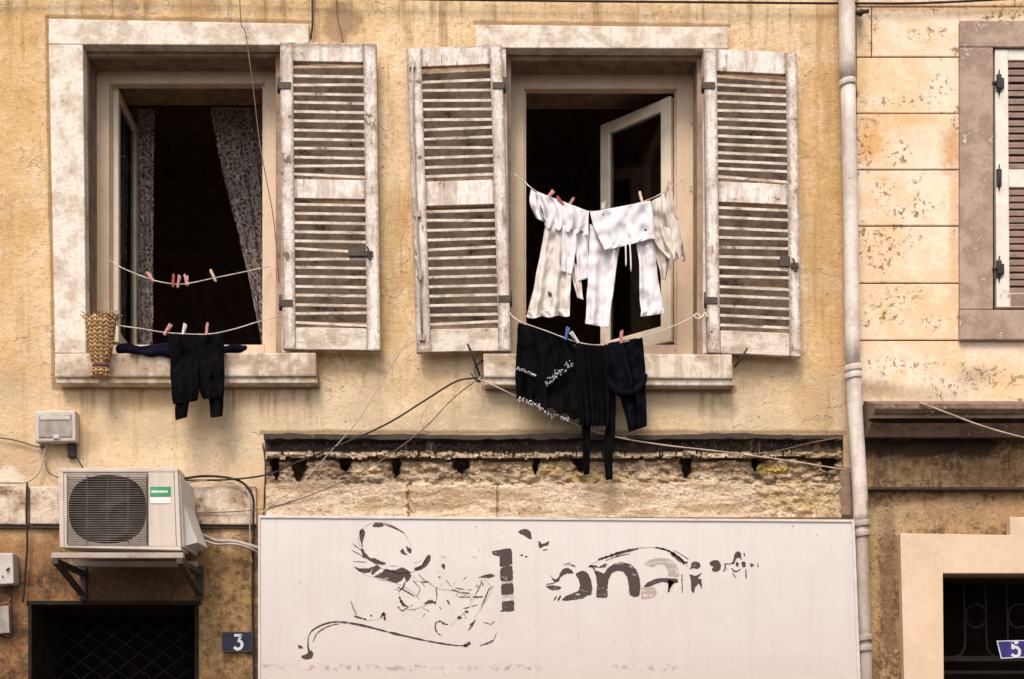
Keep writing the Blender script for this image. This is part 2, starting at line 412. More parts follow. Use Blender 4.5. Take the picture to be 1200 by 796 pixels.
M['dark_steel'] = weathered('dark_rusty_steel', (.06, .043, .034), (.035, .025, .02), (.16, .08, .04), .6, .3, 9, .6)
M['iron'] = plain('black_iron', (.022, .018, .017), .5)
M['grille_iron'] = plain('dusty_iron_bars', (.017, .013, .011), .9, spec=.1)
M['cable_dark'] = plain('dark_cable_sheath', (.018, .013, .011), .55)
M['cable_brown'] = plain('dusty_brown_cable', (.16, .10, .07), .7)
M['cable_pale'] = plain('pale_cable_sheath', (.42, .32, .25), .6)
M['cable_grey'] = plain('grey_insulation_wrap', (.36, .31, .29), .6, bump=.004, scale=60)
M['box_grey'] = weathered('grey_plastic_box', (.50, .44, .40), (.36, .30, .26), (.26, .2, .15), .4, .05, 8, .5)
M['box_dark'] = plain('smoked_cover', (.30, .255, .22), .35)
M['line'] = plain('pale_cord', (.58, .49, .42), .8)
M['white_cloth'] = cloth_mat('white_cotton', (.79, .725, .745), .05, trans=.12)
M['warm_cloth'] = cloth_mat('warm_white_jersey', (.75, .655, .595), .1, trans=.12)
M['cream_cloth'] = cloth_mat('cream_lacy_cotton', (.72, .62, .545), .2, trans=.15)
M['black_cloth'] = cloth_mat('black_cotton', (.0042, .0038, .0042), .4)
M['navy_cloth'] = cloth_mat('navy_black_knit', (.0045, .0045, .0078), .4)
M['purple_cloth'] = cloth_mat('dark_purple_cloth', (.008, .006, .017), .5)
M['grey_cloth'] = cloth_mat('grey_net_curtain', (.30, .255, .26), .2, trans=.2)
M['sequin'] = plain('pale_sequins', (.55, .52, .55), .25, var=.3)
M['basket'] = make_basket(); M['tie'] = plain('dark_purple_ribbon', (.10, .03, .05), .8)
M['peg_pink'] = plain('pink_plastic_peg', (.58, .24, .22), .45)
M['peg_wood'] = plain('pale_wooden_peg', (.60, .43, .33), .7)
M['peg_red'] = plain('red_plastic_peg', (.46, .08, .07), .45)
M['peg_blue'] = plain('blue_plastic_peg', (.08, .11, .30), .45)
M['peg_white'] = plain('white_plastic_peg', (.66, .62, .58), .45)
M['peach'] = weathered('smooth_peach_render', (.66, .475, .345), (.54, .375, .25), (.40, .27, .17), .5, .0, 3, .8, .1, (5, 5, 2), .002)
M['enamel_blue'] = plain('blue_enamel', (.035, .025, .16), .3, var=.3)
M['enamel_navy'] = plain('dark_navy_enamel', (.010, .012, .032), .4, var=.3)
M['enamel_white'] = plain('white_enamel', (.56, .55, .60), .35, var=.1)
M['tar'] = plain('dripped_tar', (.018, .013, .011), .95, var=.4, spec=.05)
M['flash'] = weathered('dark_flashing', (.048, .032, .024), (.028, .019, .015), (.12, .075, .045), .6, .3, 10, .7)
M['band'] = weathered('pale_mortar_band', (.62, .50, .40), (.31, .20, .125), (.20, .115, .065), .9, .8, 6, .9, .3, (3, 9, 3), .01)
M['cornice'] = weathered('brown_cornice_stone', (.24, .155, .11), (.11, .068, .046), (.38, .27, .20), .8, .5, 9, .85, .4, (3, 1, 3), .012)
M['door_liner'] = plain('shade_dark_door_frame', (.022, .014, .010), .8, spec=.1)  # near-black stands in for shade in the door reveal
M['door'] = plain('dark_door_wood', (.009, .006, .005), .9, spec=.01)
M['asphalt'] = plain('asphalt', (.05, .05, .05), .9, bump=.01)
M['paving'] = plain('worn_dark_paving', (.10, .09, .08), .85, bump=.01)


# ---------------------------------------------------------------- mesh helpers
class MB:
    def __init__(s):
        s.bm = bmesh.new()

    def prism(s, front, d1, mat=0, bevel=0.0, seg=2):
        """front = world points of the front face (given clockwise as seen from the street); back at y = -d1"""
        bm = s.bm
        f = [bm.verts.new(p) for p in front]
        b = [bm.verts.new((p[0], -d1, p[2])) for p in front]
        n = len(f)
        fs = [bm.faces.new(f[::-1]), bm.faces.new(b)]
        for i in range(n):
            j = (i + 1) % n
            fs.append(bm.faces.new((f[i], f[j], b[j], b[i])))
        bmesh.ops.recalc_face_normals(bm, faces=fs)
        for k in fs: k.material_index = mat
        if bevel:
            es = list({e for k in fs for e in k.edges})
            r = bmesh.ops.bevel(bm, geom=es, offset=bevel, segments=seg, profile=.6, affect='EDGES', clamp_overlap=True)
            for k in r['faces']: k.material_index = mat

    def poly(s, pts, d0, d1, mat=0, bevel=0.0):
        s.prism([W(x, y, d0) for x, y in pts], d1, mat, bevel)

    def box(s, x0, y0, x1, y1, d0, d1, mat=0, bevel=0.0):
        s.poly([(x0, y0), (x1, y0), (x1, y1), (x0, y1)], d0, d1, mat, bevel)

    def wbox(s, a, b, mat=0, bevel=0.0):
        x0, y0, z0 = a; x1, y1, z1 = b
        s.prism([Vector((x0, y0, z1)), Vector((x1, y0, z1)), Vector((x1, y0, z0)), Vector((x0, y0, z0))], -y1, mat, bevel)

    def hexa(s, c, mat=0, bevel=0.0):
        """8 corners: 0-3 one end, 4-7 the other"""
        bm = s.bm
        v = [bm.verts.new(p) for p in c]
        fs = [bm.faces.new([v[i] for i in q]) for q in ((0, 1, 2, 3), (7, 6, 5, 4), (0, 4, 5, 1), (1, 5, 6, 2), (2, 6, 7, 3), (3, 7, 4, 0))]
        bmesh.ops.recalc_face_normals(bm, faces=fs)
        for k in fs: k.material_index = mat
        if bevel:
            es = list({e for k in fs for e in k.edges})
            r = bmesh.ops.bevel(bm, geom=es, offset=bevel, segments=1, affect='EDGES', clamp_overlap=True)
            for k in r['faces']: k.material_index = mat

    def slat(s, c):
        """louvre blade: grimy, shade-painted faces (slot 1), worn front edge painted lit (slot 2)"""
        s.hexa(c, 1)
        s.bm.faces.ensure_lookup_table()
        for f in s.bm.faces[-6:]:
            f.normal_update()
            if f.normal.y < -.9: f.material_index = 2

    def tube(s, pts, r, seg=8, mat=0, smooth=3, caps=True):
        P = catmull(pts, smooth) if smooth > 1 and len(pts) > 2 else [Vector(p) for p in pts]
        rings = []
        n = len(P)
        prev = None
        for i, p in enumerate(P):
            t = (P[min(i + 1, n - 1)] - P[max(i - 1, 0)]).normalized()
            if prev is None:
                u = t.cross(Vector((0, 1, 0)))
                if u.length < .1: u = t.cross(Vector((1, 0, 0)))
            else:
                u = prev - t * prev.dot(t)
            u.normalize(); prev = u
            w = t.cross(u)
            rr = r(i / (n - 1)) if callable(r) else r
            rings.append([s.bm.verts.new(p + (u * math.cos(a) + w * math.sin(a)) * rr) for a in [2 * math.pi * k / seg for k in range(seg)]])
        fs = []
        for a, b in zip(rings, rings[1:]):
            for k in range(seg):
                fs.append(s.bm.faces.new((a[k], a[(k + 1) % seg], b[(k + 1) % seg], b[k])))
        if caps:
            fs.append(s.bm.faces.new(rings[0][::-1])); fs.append(s.bm.faces.new(rings[-1]))
        for k in fs: k.material_index = mat; k.smooth = True
        bmesh.ops.recalc_face_normals(s.bm, faces=fs)

    def ptube(s, pts, r, d, **k):
        """pts in photograph pixels with optional own depth"""
        s.tube([W(p[0], p[1], p[2] if len(p) > 2 else d) for p in pts], r, **k)

    def bar(s, p, q, w, h, mat=0):
        p, q = Vector(p), Vector(q)
        t = (q - p).normalized()
        u = t.cross(Vector((0, 1, 0))); u = u.normalized() if u.length > .1 else Vector((1, 0, 0))
        v = u.cross(t).normalized()
        c = []
        for e in (p, q):
            c += [e + u * w + v * h, e - u * w + v * h, e - u * w - v * h, e + u * w - v * h]
        s.hexa(c, mat, min(w, h) * .25)

    def cloth(s, rows, d, amp=.012, freq=4, seed=0, nu=28, nv=30, mat=0, hem=0.0, wr=.006, grow=.6, curl=0.0, twist=0.5):
        """hanging panel: rows of (xl, yl, xr, yr) in photograph pixels from top to bottom"""
        L = catmull([Vector((r[0], r[1], 0)) for r in rows], 8); R = catmull([Vector((r[2], r[3], 0)) for r in rows], 8)
        rnd = random.Random(seed)
        ph = [rnd.random() * 6.28 for _ in range(4)]
        grid = []
        for j in range(nv + 1):
            v = j / nv
            t = v * (len(L) - 1); i = min(int(t), len(L) - 2); f = t - i
            l = L[i].lerp(L[i + 1], f); r = R[i].lerp(R[i + 1], f)
            row = []
            for k in range(nu + 1):
                u = k / nu
                p = l.lerp(r, u)
                a = amp * (1 - grow + grow * v)
                uu = u + .05 * math.sin(3 * v + ph[0])
                o = a * (math.sin(2 * math.pi * freq * uu + ph[1] + twist * v * 2) + .45 * math.sin(2 * math.pi * freq * 1.73 * uu + ph[2] - v))
                o += wr * 1.4 * noise.noise(Vector((p.x * .05 + seed, p.y * .028, seed * 3.1))) + wr * noise.noise(Vector((p.x * .13, p.y * .09 + seed, 7.7)))
                cr = noise.noise(Vector((p.x * .11 + p.y * .05 + seed, p.y * .035 - p.x * .02, 2.2)))
                o += wr * .4 * (1 - 2 * abs(cr))
                edge = noise.noise(Vector((p.y * .06, seed * 2.2, u * 3)))
                x = p.x + 1.2 * edge
                y = p.y + (hem * v * v * math.sin(2 * math.pi * freq * uu + ph[1] + twist * v * 2 + .8) if hem else 0)
                o -= curl * (2 * u - 1) ** 2
                row.append(s.bm.verts.new(W(x, y, d + o)))
            grid.append(row)
        for a, b in zip(grid, grid[1:]):
            for k in range(nu):
                f = s.bm.faces.new((a[k], b[k], b[k + 1], a[k + 1])); f.smooth = True; f.material_index = mat

    def lathe(s, prof, c, seg=24, mat=0, sx=1.0, sy=1.0):
        rings = [[s.bm.verts.new((c[0] + r * sx * math.cos(2 * math.pi * k / seg), c[1] + r * sy * math.sin(2 * math.pi * k / seg), c[2] + z)) for k in range(seg)] for r, z in prof]
        fs = []
        for a, b in zip(rings, rings[1:]):
            for k in range(seg):
                fs.append(s.bm.faces.new((a[k], a[(k + 1) % seg], b[(k + 1) % seg], b[k])))
        fs.append(s.bm.faces.new(rings[0])); fs.append(s.bm.faces.new(rings[-1]))
        bmesh.ops.recalc_face_normals(s.bm, faces=fs)
        for f in fs: f.smooth = True; f.material_index = mat

    def build(s, name, mats, parent=None, label=None, cat=None, group=None, kind=None, thick=0.0, sub=0, offset=None):
        me = bpy.data.meshes.new(name)
        base = Vector(offset) if offset else Vector((0, 0, 0))
        anc = parent
        while anc is not None:
            base = base + anc.location if anc.get('at_base') else base
            anc = anc.parent
        if parent is None and offset is None:
            # a thing of one mesh gets its origin at the middle of its foot
            vs = [v.co for v in s.bm.verts]
            lo = [min(v[i] for v in vs) for i in range(3)]; hi = [max(v[i] for v in vs) for i in range(3)]
            base = Vector(((lo[0] + hi[0]) / 2, (lo[1] + hi[1]) / 2, lo[2]))
        bmesh.ops.translate(s.bm, verts=s.bm.verts, vec=-base)
        s.bm.to_mesh(me); s.bm.free()
        o = bpy.data.objects.new(name, me); COL.objects.link(o)
        for m in (mats if isinstance(mats, (list, tuple)) else [mats]): me.materials.append(M[m])
        if parent is not None: o.parent = parent
        else:
            o.location = base
            if kind is None or label: o['at_base'] = 1
        if thick:
            md = o.modifiers.new('cloth_thickness', 'SOLIDIFY'); md.thickness = thick; md.offset = 0
        if sub:
            md = o.modifiers.new('smooth', 'SUBSURF'); md.levels = sub; md.render_levels = sub
        tag(o, label, cat, group, kind)
        return o


def catmull(pts, n):
    P = [Vector(p) if len(p) == 3 else Vector((p[0], p[1], 0)) for p in pts]
    if len(P) < 2: return P
    out = []
    for i in range(len(P) - 1):
        a = P[i - 1] if i else P[0] * 2 - P[1]
        b, c = P[i], P[i + 1]
        e = P[i + 2] if i + 2 < len(P) else P[-1] * 2 - P[-2]
        for k in range(n):
            t = k / n
            out.append(.5 * ((2 * b) + (c - a) * t + (2 * a - 5 * b + 4 * c - e) * t * t + (3 * b - a - 3 * c + e) * t ** 3))
    out.append(P[-1])
    return out


def tag(o, label=None, cat=None, group=None, kind=None):
    if label: o['label'] = label
    if cat: o['category'] = cat
    if group: o['group'] = group
    if kind: o['kind'] = kind


def thing(name, label, cat, loc, group=None):
    o = bpy.data.objects.new(name, None); COL.objects.link(o)
    o.location = loc; o['at_base'] = 1; o.empty_display_size = .1
    tag(o, label, cat, group)
    return o


def wall_sheet(x0, z0, x1, z1, y, holes, step, depth, seed=0, amp=.004):
    """plastered wall face on a fine, slightly wavy grid with deep openings; slot 0 face, slot 1 reveals"""
    mb = MB(); bm = mb.bm
    xs = {round(x0 + i * (x1 - x0) / int((x1 - x0) / step), 5) for i in range(int((x1 - x0) / step) + 1)}
    zs = {round(z0 + i * (z1 - z0) / int((z1 - z0) / step), 5) for i in range(int((z1 - z0) / step) + 1)}

    def clean(S, must):
        S = {a for a in S if all(abs(a - m) > step * .4 for m in must)} | set(must)
        return sorted(S)
    xs = clean(xs, [round(h[i], 5) for h in holes for i in (0, 2)] + [round(x0, 5), round(x1, 5)])
    zs = clean(zs, [round(h[i], 5) for h in holes for i in (1, 3)] + [round(z0, 5), round(z1, 5)])
    vs = {}

    def vert(i, k):
        if (i, k) not in vs:
            x, z = xs[i], zs[k]
            edge = any(h[0] - .02 <= x <= h[2] + .02 and h[1] - .02 <= z <= h[3] + .02 for h in holes)
            o = 0 if edge else amp * (noise.noise(Vector((x * 1.7, seed, z * 1.7))) + .5 * noise.noise(Vector((x * 6, seed + 5, z * 6))))
            vs[(i, k)] = bm.verts.new((x, y - o, z))
        return vs[(i, k)]
    for i in range(len(xs) - 1):
        for k in range(len(zs) - 1):
            cx, cz = (xs[i] + xs[i + 1]) / 2, (zs[k] + zs[k + 1]) / 2
            if any(h[0] < cx < h[2] and h[1] < cz < h[3] for h in holes): continue
            f = bm.faces.new((vert(i, k), vert(i + 1, k), vert(i + 1, k + 1), vert(i, k + 1))); f.smooth = True
    for h in holes:
        a = [(h[0], h[1]), (h[2], h[1]), (h[2], h[3]), (h[0], h[3])]
        F = [bm.verts.new((p[0], y, p[1])) for p in a]; B = [bm.verts.new((p[0], y + depth, p[1])) for p in a]
        for i in range(4):
            j = (i + 1) % 4
            f = bm.faces.new((F[i], B[i], B[j], F[j])); f.material_index = 1
    return mb


def hole_px(x0, y0, x1, y1, d, grow=.004):
    a, b = W(x0, y1, d), W(x1, y0, d)
    return (a.x - grow, a.z - grow, b.x + grow, b.z + grow)


def room_shell(x0, z0, x1, z1, y0, y1, holes):
    mb = wall_sheet(x0, z0, x1, z1, y0, holes, .6, .002, 0, 0)
    for f in mb.bm.faces: f.material_index = 0
    bm = mb.bm
    v = [bm.verts.new(p) for p in ((x0, y0, z0), (x1, y0, z0), (x1, y0, z1), (x0, y0, z1), (x0, y1, z0), (x1, y1, z0), (x1, y1, z1), (x0, y1, z1))]
    for q in ((0, 1, 5, 4), (1, 2, 6, 5), (2, 3, 7, 6), (3, 0, 4, 7), (4, 5, 6, 7)): bm.faces.new([v[i] for i in q])
    return mb


# ---------------------------------------------------------------- setting: ground
mb = MB(); mb.wbox((-30, -60, -.35), (30, -2.35, -.12)); mb.build('road', 'asphalt', kind='structure', offset=(0, 0, 0))
mb = MB()
mb.wbox((-30, -2.2, -.3), (30, 2.0, 0.0))
mb.wbox((-30, -2.35, -.3), (30, -2.2, 0.004), 0, .01)
mb.build('pavement', 'paving', kind='structure', offset=(0, 0, 0))

# ---------------------------------------------------------------- left house
W1 = hole_px(97, 52, 329, 420, .03)
W2 = hole_px(593, 57, 824, 420, .03)
D3 = hole_px(33, 707, 233, 1195, 0, 0)
CH = hole_px(316, 516, 982, 602, 0, 0)
XL, XS, XR = -5.2, W(1003, 0).x, 5.6
ZTOP = 8.2
house = thing('apartment_house', 'ochre plastered old house with two open windows over a pale sign', 'house', (-1.6, 0, 0))
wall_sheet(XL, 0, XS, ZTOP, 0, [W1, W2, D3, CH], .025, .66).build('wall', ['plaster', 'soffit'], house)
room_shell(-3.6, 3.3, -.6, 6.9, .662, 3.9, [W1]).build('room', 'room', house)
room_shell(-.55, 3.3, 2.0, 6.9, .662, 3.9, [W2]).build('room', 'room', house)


def window(parent, x0, y0, x1, yb, ix0, ix1, iy, f0, f1, fy, fw, label):
    """jamb lining stepped inside the stone surround, and the fixed wooden frame deep in the reveal"""
    mb = MB()
    mb.box(x0 - 30, y0 + 4, ix0, yb, -.045, -.075, 0, .004)
    mb.box(ix1, y0 + 4, x1 + 30, yb, -.045, -.22, 0, .004)
    mb.box(ix0 - .3, y0 - 20, ix1 + .3, iy, -.047, -.075, 0, .004)
    # left side and soffit behind the painted stop, shade put into their colour
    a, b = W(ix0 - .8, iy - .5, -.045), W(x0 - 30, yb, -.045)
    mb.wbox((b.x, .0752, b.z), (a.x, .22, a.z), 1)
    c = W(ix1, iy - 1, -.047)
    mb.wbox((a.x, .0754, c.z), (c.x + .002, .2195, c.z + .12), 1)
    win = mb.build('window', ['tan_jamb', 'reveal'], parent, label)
    mb = MB()
    mb.box(f0 - 14, fy - 14, f0 + fw, yb, -.222, -.285, 0, .004)
    mb.box(f1 - fw, fy - 14, f1 + 14, yb, -.222, -.285, 0, .004)
    mb.box(f0 + fw, fy - 14, f1 - fw, fy + fw - 1, -.225, -.285, 0, .004)
    mb.box(f0 + fw, 404, f1 - fw, yb, -.225, -.285, 0, .004)
    # inner rebate bead
    mb.box(f0 + fw - 1, fy + fw - 2, f0 + fw + 2.5, 404, -.25, -.282, 0, .002)
    mb.box(f1 - fw - 2.5, fy + fw - 2, f1 - fw + 1, 404, -.25, -.282, 0, .002)
    mb.build('window_frame', 'frame', win)
    return win


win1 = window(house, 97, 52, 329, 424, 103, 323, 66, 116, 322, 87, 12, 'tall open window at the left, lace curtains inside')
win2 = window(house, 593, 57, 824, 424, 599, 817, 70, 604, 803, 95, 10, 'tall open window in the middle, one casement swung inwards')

# stone surrounds
mb = MB()
mb.poly([(57, 22), (362, 28), (362, 53), (57, 52)], .032, -.045, 0, .006)
mb.poly([(57, 52), (97, 52), (101, 414), (64.5, 414)], .030, -.045, 0, .006)
mb.poly([(329, 53), (362, 53), (363, 414), (330, 414)], .030, -.045, 0, .006)
mb.build('stone_surround', 'white_stone', win1)
mb = MB()
mb.poly([(558, 29), (853, 32), (853, 57), (558, 56)], .034, -.045, 0, .006)
mb.poly([(570, 56), (593, 56), (598, 414), (572, 414)], .028, -.045, 0, .006)
mb.poly([(824, 57), (848, 57), (852, 414), (824, 414)], .028, -.045, 0, .006)
mb.build('stone_surround', 'white_stone', win2)
mb = MB()
mb.poly([(64, 414), (370, 413), (371, 441), (64, 442)], .10, -.22, 0, .010)
mb.poly([(66, 442), (371, 441), (372, 449), (66, 449)], .085, -.01, 0, .006)
mb.build('window_sill', 'sill_stone', win1)
mb = MB()
mb.poly([(566, 414), (858, 415), (859, 444), (567, 442)], .10, -.22, 0, .010)
mb.poly([(568, 442), (860, 444), (861, 452), (568, 451)], .085, -.01, 0, .006)
mb.build('window_sill', 'sill_stone', win2)


def casement(parent, hinge, z0, z1, w, ang, sgn):
    """inward-opening glazed leaf hinged at a world xy; ang from the facade plane, sgn = direction of the leaf along x"""
    hx, hy = hinge
    ux, uy = sgn * math.cos(ang), math.sin(ang)
    nx, ny = -uy, ux
    def pt(a, t, z): return Vector((hx + ux * a + nx * t, hy + uy * a + ny * t, z))
    def blk(mb, a0, a1, za, zb, t0, t1, bev=.004):
        mb.hexa([pt(a0, t0, za), pt(a1, t0, za), pt(a1, t1, za), pt(a0, t1, za), pt(a0, t0, zb), pt(a1, t0, zb), pt(a1, t1, zb), pt(a0, t1, zb)], 0, bev)
    s = .05 if w < .52 else .072
    mb = MB()
    blk(mb, 0, s, z0, z1, -.02, .02); blk(mb, w - s, w, z0, z1, -.02, .02)
    blk(mb, s, w - s, z1 - s, z1 - .001, -.019, .019); blk(mb, s, w - s, z0 + .001, z0 + s * 1.5, -.019, .019)
    c = mb.build('casement', 'casement', parent)
    mb = MB(); blk(mb, s - .005, w - s + .005, z0 + s, z1 - s + .005, -.003, .003, 0)
    mb.build('pane', 'glass', parent)
    return c


zt = W(0, 101, -.27).z; zb = W(0, 400, -.27).z
casement(win1, (W(134, 0, -.27).x, .285), zb, zt, .50, math.radians(93), 1)
casement(win1, (W(312, 0, -.27).x, .285), zb, zt, .50, math.radians(112), -1)
zt = W(0, 112, -.27).z
casement(win2, (W(788, 0, -.27).x, .285), zb, zt, .54, math.radians(42), -1)
casement(win2, (W(612, 0, -.27).x, .285), zb, zt, .54, math.radians(112), 1)


# shutters
def shutter(parent, name_label, Q, d, uL, uR, rails, groups, mats, flip=1.0, thick=.038, t=.0155):
    def q(u, v):
        a = (Q[0][0] + (Q[1][0] - Q[0][0]) * u, Q[0][1] + (Q[1][1] - Q[0][1]) * u)
        b = (Q[3][0] + (Q[2][0] - Q[3][0]) * u, Q[3][1] + (Q[2][1] - Q[3][1]) * u)
        return (a[0] + (b[0] - a[0]) * v, a[1] + (b[1] - a[1]) * v)
    mb = MB()
    mb.poly([q(0, 0), q(uL, 0), q(uL, 1), q(0, 1)], d, d - thick, 0, .004)
    mb.poly([q(uR, 0), q(1, 0), q(1, 1), q(uR, 1)], d, d - thick, 0, .004)
    for v0, v1 in rails:
        mb.poly([q(uL, v0), q(uR, v0), q(uR, v1), q(uL, v1)], d - .003, d - thick + .003, 0, .004)
    rnd = random.Random(int(Q[0][0]))
    for v0, v1, n in groups:
        for i in range(n):
            v = v0 + (v1 - v0) * (i + .35) / n
            jit = rnd.uniform(-.0035, .0035)
            sag = rnd.choice((0, 0, 0, 0, 0, .010, -.007)) * (flip > 0)
            A = W(*q(uL, v), d - .006); B = W(*q(uR, v + rnd.uniform(-.001, .001)), d - .006)
            A.z += jit + sag * .4; B.z += jit - sag
            dep, drop = .031, .036 * flip
            c = []
            for e, sx in ((A, -.003), (B, .003)):
                c += [e + Vector((sx, 0, 0)), e + Vector((sx, 0, -t)), e + Vector((sx, dep, -t - drop)), e + Vector((sx, dep, -drop))]
            mb.slat(c)
    o = mb.build('shutter', mats, parent, name_label)
    return o, q


def hook(mb, x, y, d):
    mb.box(x - 4, y - 3, x + 5, y + 3, d + .012, d, 0, .002)
    mb.ptube([(x - 2, y - 8), (x, y - 3), (x, y + 4), (x + 3, y + 8)], .006, d + .02)


S1, q1 = shutter(house, 'shutter right of the left window, broken paint on its middle rail', [(328, 49), (441, 51), (446, 411), (331, 409)], .092, .135, .862,
             [(0, .062), (.446, .508), (.928, 1)], [(.066, .446, 13), (.512, .928, 14)], ['shutter', 'slat', 'slat_edge'])
S2, q2 = shutter(house, 'shutter left of the middle window with a long bolt rod', [(476, 57), (588, 52), (599, 411), (488, 413)], .092, .155, .872,
             [(0, .062), (.44, .52), (.925, 1)], [(.066, .44, 12), (.524, .925, 13)], ['shutter', 'slat', 'slat_edge'])
S3, q3 = shutter(house, 'shutter right of the middle window, greyed wood edges', [(825, 57), (934, 62), (939, 418), (829, 413)], .092, .138, .878,
             [(0, .072), (.435, .502), (.925, 1)], [(.076, .435, 13), (.506, .925, 13)], ['shutter', 'slat', 'slat_edge'])
# bolt rod of the espagnolette, latches, hinges
mb = MB(); mb.ptube([(483, 66), (486, 200), (495, 400)], .007, .106)
for y in (75, 250, 320, 395):
    x = 482 + (y - 60) * .036
    mb.box(x - 3, y - 4, x + 4, y + 4, .112, .09, 0, .002)
mb.ptube([(487, 300), (492, 318), (493, 330)], .009, .115)
mb.build('bolt_rod', 'steel', S2)
mb = MB(); hook(mb, 432, 297, .092); mb.box(408, 293, 428, 300, .104, .09, 0, .003); mb.build('latch', 'dark_steel', S1)
mb = MB(); hook(mb, 931, 311, .092); mb.box(914, 300, 926, 312, .10, .09, 0, .003); mb.build('latch', 'dark_steel', S3)


def hinge(S, pts, side):
    for x, y in pts:
        mb = MB(); mb.ptube([(x, y - 9), (x, y + 9)], .011, .075, smooth=1); mb.box(min(x, x + side * 14), y - 4, max(x, x + side * 14), y + 4, .097, .091, 0, .002)
        mb.build('hinge', 'dark_steel', S)


hinge(S1, [(327, 100), (329, 355)], 1)
hinge(S2, [(591, 100), (598, 350)], -1)
hinge(S3, [(824, 100), (827, 352)], 1)

# curtains
mb = MB()
mb.cloth([(160, 128, 181, 128), (161, 260, 180, 260), (163, 412, 179, 412)], -.70, .012, 3, 3, 12, 24)
mb.build('curtain', 'lace', win1, 'narrow lace curtain at the left of the window')
mb = MB()
mb.cloth([(246, 126, 330, 126), (258, 190, 332, 190), (276, 262, 334, 262), (292, 330, 335, 330), (306, 400, 336, 400), (310, 416, 336, 416)], -.68, .02, 5, 5, 40, 40, wr=.01)
mb.build('curtain', 'lace', win1, 'lace curtain drawn aside at the right of the window')

# damaged shop cornice with its flashing, tar drips and holes
mb = MB(); bm = mb.bm
holes = [(322, 550, 4, 14), (350, 553, 10, 12), (405, 544, 7, 9), (464, 546, 5, 15), (541, 546, 13, 9), (628, 548, 3, 9), (803, 546, 7, 14),
         (885, 546, 4, 7), (968, 547, 10, 6), (985, 560, 6, 30), (682, 548, 10, 6)]
nx, ny = 340, 52
gr = []
for j in range(ny + 1):
    y = 510 + 98 * j / ny
    row = []
    for i in range(nx + 1):
        x = 310 + 678 * i / nx
        n1 = noise.noise(Vector((x * .02, y * .05, 1))); n2 = noise.noise(Vector((x * .09, y * .14, 4))); n3 = noise.noise(Vector((x * .3, y * .3, 9)))
        yy = y + 4 * n1 + 2.6 * n2
        if yy < 516: d = .055
        elif yy < 530: d = .020 + .01 * n2
        elif yy < 537 + 2 * n3: d = .072 + .026 * n2 + .012 * n3
        elif yy < 541: d = .004
        elif yy < 567: d = .040 + .026 * n2 + .016 * n1 + .01 * n3
        else: d = .052 + .004 * n2
        if yy > 566 and (abs(x - 479 - 3 * n2) < 1.6 or abs(x - 583) < 1): d -= .02
        if x > 880 and yy > 530: d += .005 * n3 - .004 + .010 * n2
        d += .004 * n3
        for hx, hy, rx, ry in holes:
            # sockets open under the lip and narrow downwards
            tt = (y - 537) / (hy + ry - 537)
            if not 0 <= tt <= 1.1: continue
            e = (abs(x - hx + 4 * n1) / (rx * (1.05 - .75 * tt * tt))) ** 2 + .8 * max(0, tt) ** 6 + .7 * n2 + .4 * n3
            if e < 1 and i > 3 and nx - i > 4: d = min(d, -.13 + .16 * max(0, e) ** 3)
        if i in (0, nx) or j == ny: d = .001
        if j == 0: d = .06
        row.append(bm.verts.new(W(x, y, d)))
    gr.append(row)
for a, b in zip(gr, gr[1:]):
    for k in range(nx): bm.faces.new((a[k], b[k], b[k + 1], a[k + 1]))
cor = mb.build('broken_cornice', 'damaged', house)
mb = MB()
top, bot = [], []
rnd = random.Random(3)
for i in range(70):
    x = 309 + 673 * i / 69
    top.append((x, 509 + rnd.uniform(-.8, .8) + 2.2 * noise.noise(Vector((x * .01, 3, 3)))))
    bot.append((x, 514 + rnd.uniform(-.8, 1.6)))
for i in range(69):
    mb.poly([top[i], top[i + 1], bot[i + 1], bot[i]], .085, .0, 0)
bmesh.ops.remove_doubles(mb.bm, verts=mb.bm.verts, dist=.0005)
mb.build('flashing', 'flash', cor)
mb = MB()
for i in range(140):
    x = rnd.uniform(430, 925) if i < 100 else rnd.uniform(320, 930)
    y0 = 524 + rnd.uniform(-6, 2); ln = rnd.choice((5, 7, 9, 13)) * rnd.uniform(.6, 1.1)
    mb.ptube([(x, y0), (x + rnd.uniform(-.5, .5), y0 + ln)], lambda t, r=rnd.uniform(.004, .009): r * (1 - .6 * t), .082, seg=5, smooth=1)
mb.build('tar_drips', 'tar', cor, kind='stuff')
mb = MB(); mb.poly([(984, 546), (997, 548), (998, 604), (985, 604)], .05, 0, 0, .006); mb.build('timber_post', 'cornice', house)
# mortar band across the left
mb = MB()
for i, (xa, xb) in enumerate(((-440, -10), (-8, 33), (35, 120), (122, 300))):
    mb.poly([(xa, 570), (xb, 569 + i * .3), (xb, 615), (xa, 614)], .028 + .002 * (i % 2), .0, 0, .008)
mb.build('mortar_band', 'band', house)
mb = MB(); mb.poly([(-440, 615), (300, 616), (300, 619), (-440, 619)], .018, 0, 0); mb.build('ledge_strip', 'flash', house)

# doorway number three: dark door behind a lattice
mb = MB(); mb.box(20, 700, 246, 1195, -.50, -.56); dr = mb.build('door', 'door', house)
mb = MB()
for k in range(-8, 9):
    for sg in (1, -1):
        xa = 133 + k * 28
        pts = [(xa + sg * t * 1.35, 724 + t) for t in range(0, 420, 12)]
        pts = [(x + 4 * math.sin((y) * .05), y) for x, y in pts if 38 < x < 230]
        if len(pts) > 2: mb.ptube(pts, .0055, -.34 - .006 * (sg > 0), seg=6, smooth=1)
mb.box(33, 716, 233, 721, -.33, -.36); 
mb.build('grille', 'grille_iron', dr)
mb = MB()
mb.box(33, 707.5, 37, 1195, .010, -.48, 0, .003); mb.box(31, 704, 235, 709, .012, -.481, 0, .003); mb.box(228, 709.5, 233, 1195, .003, -.48, 0, .003)  # frame carried back as a dark liner, painting shade into the reveal
mb.build('door_frame', 'door_liner', house)

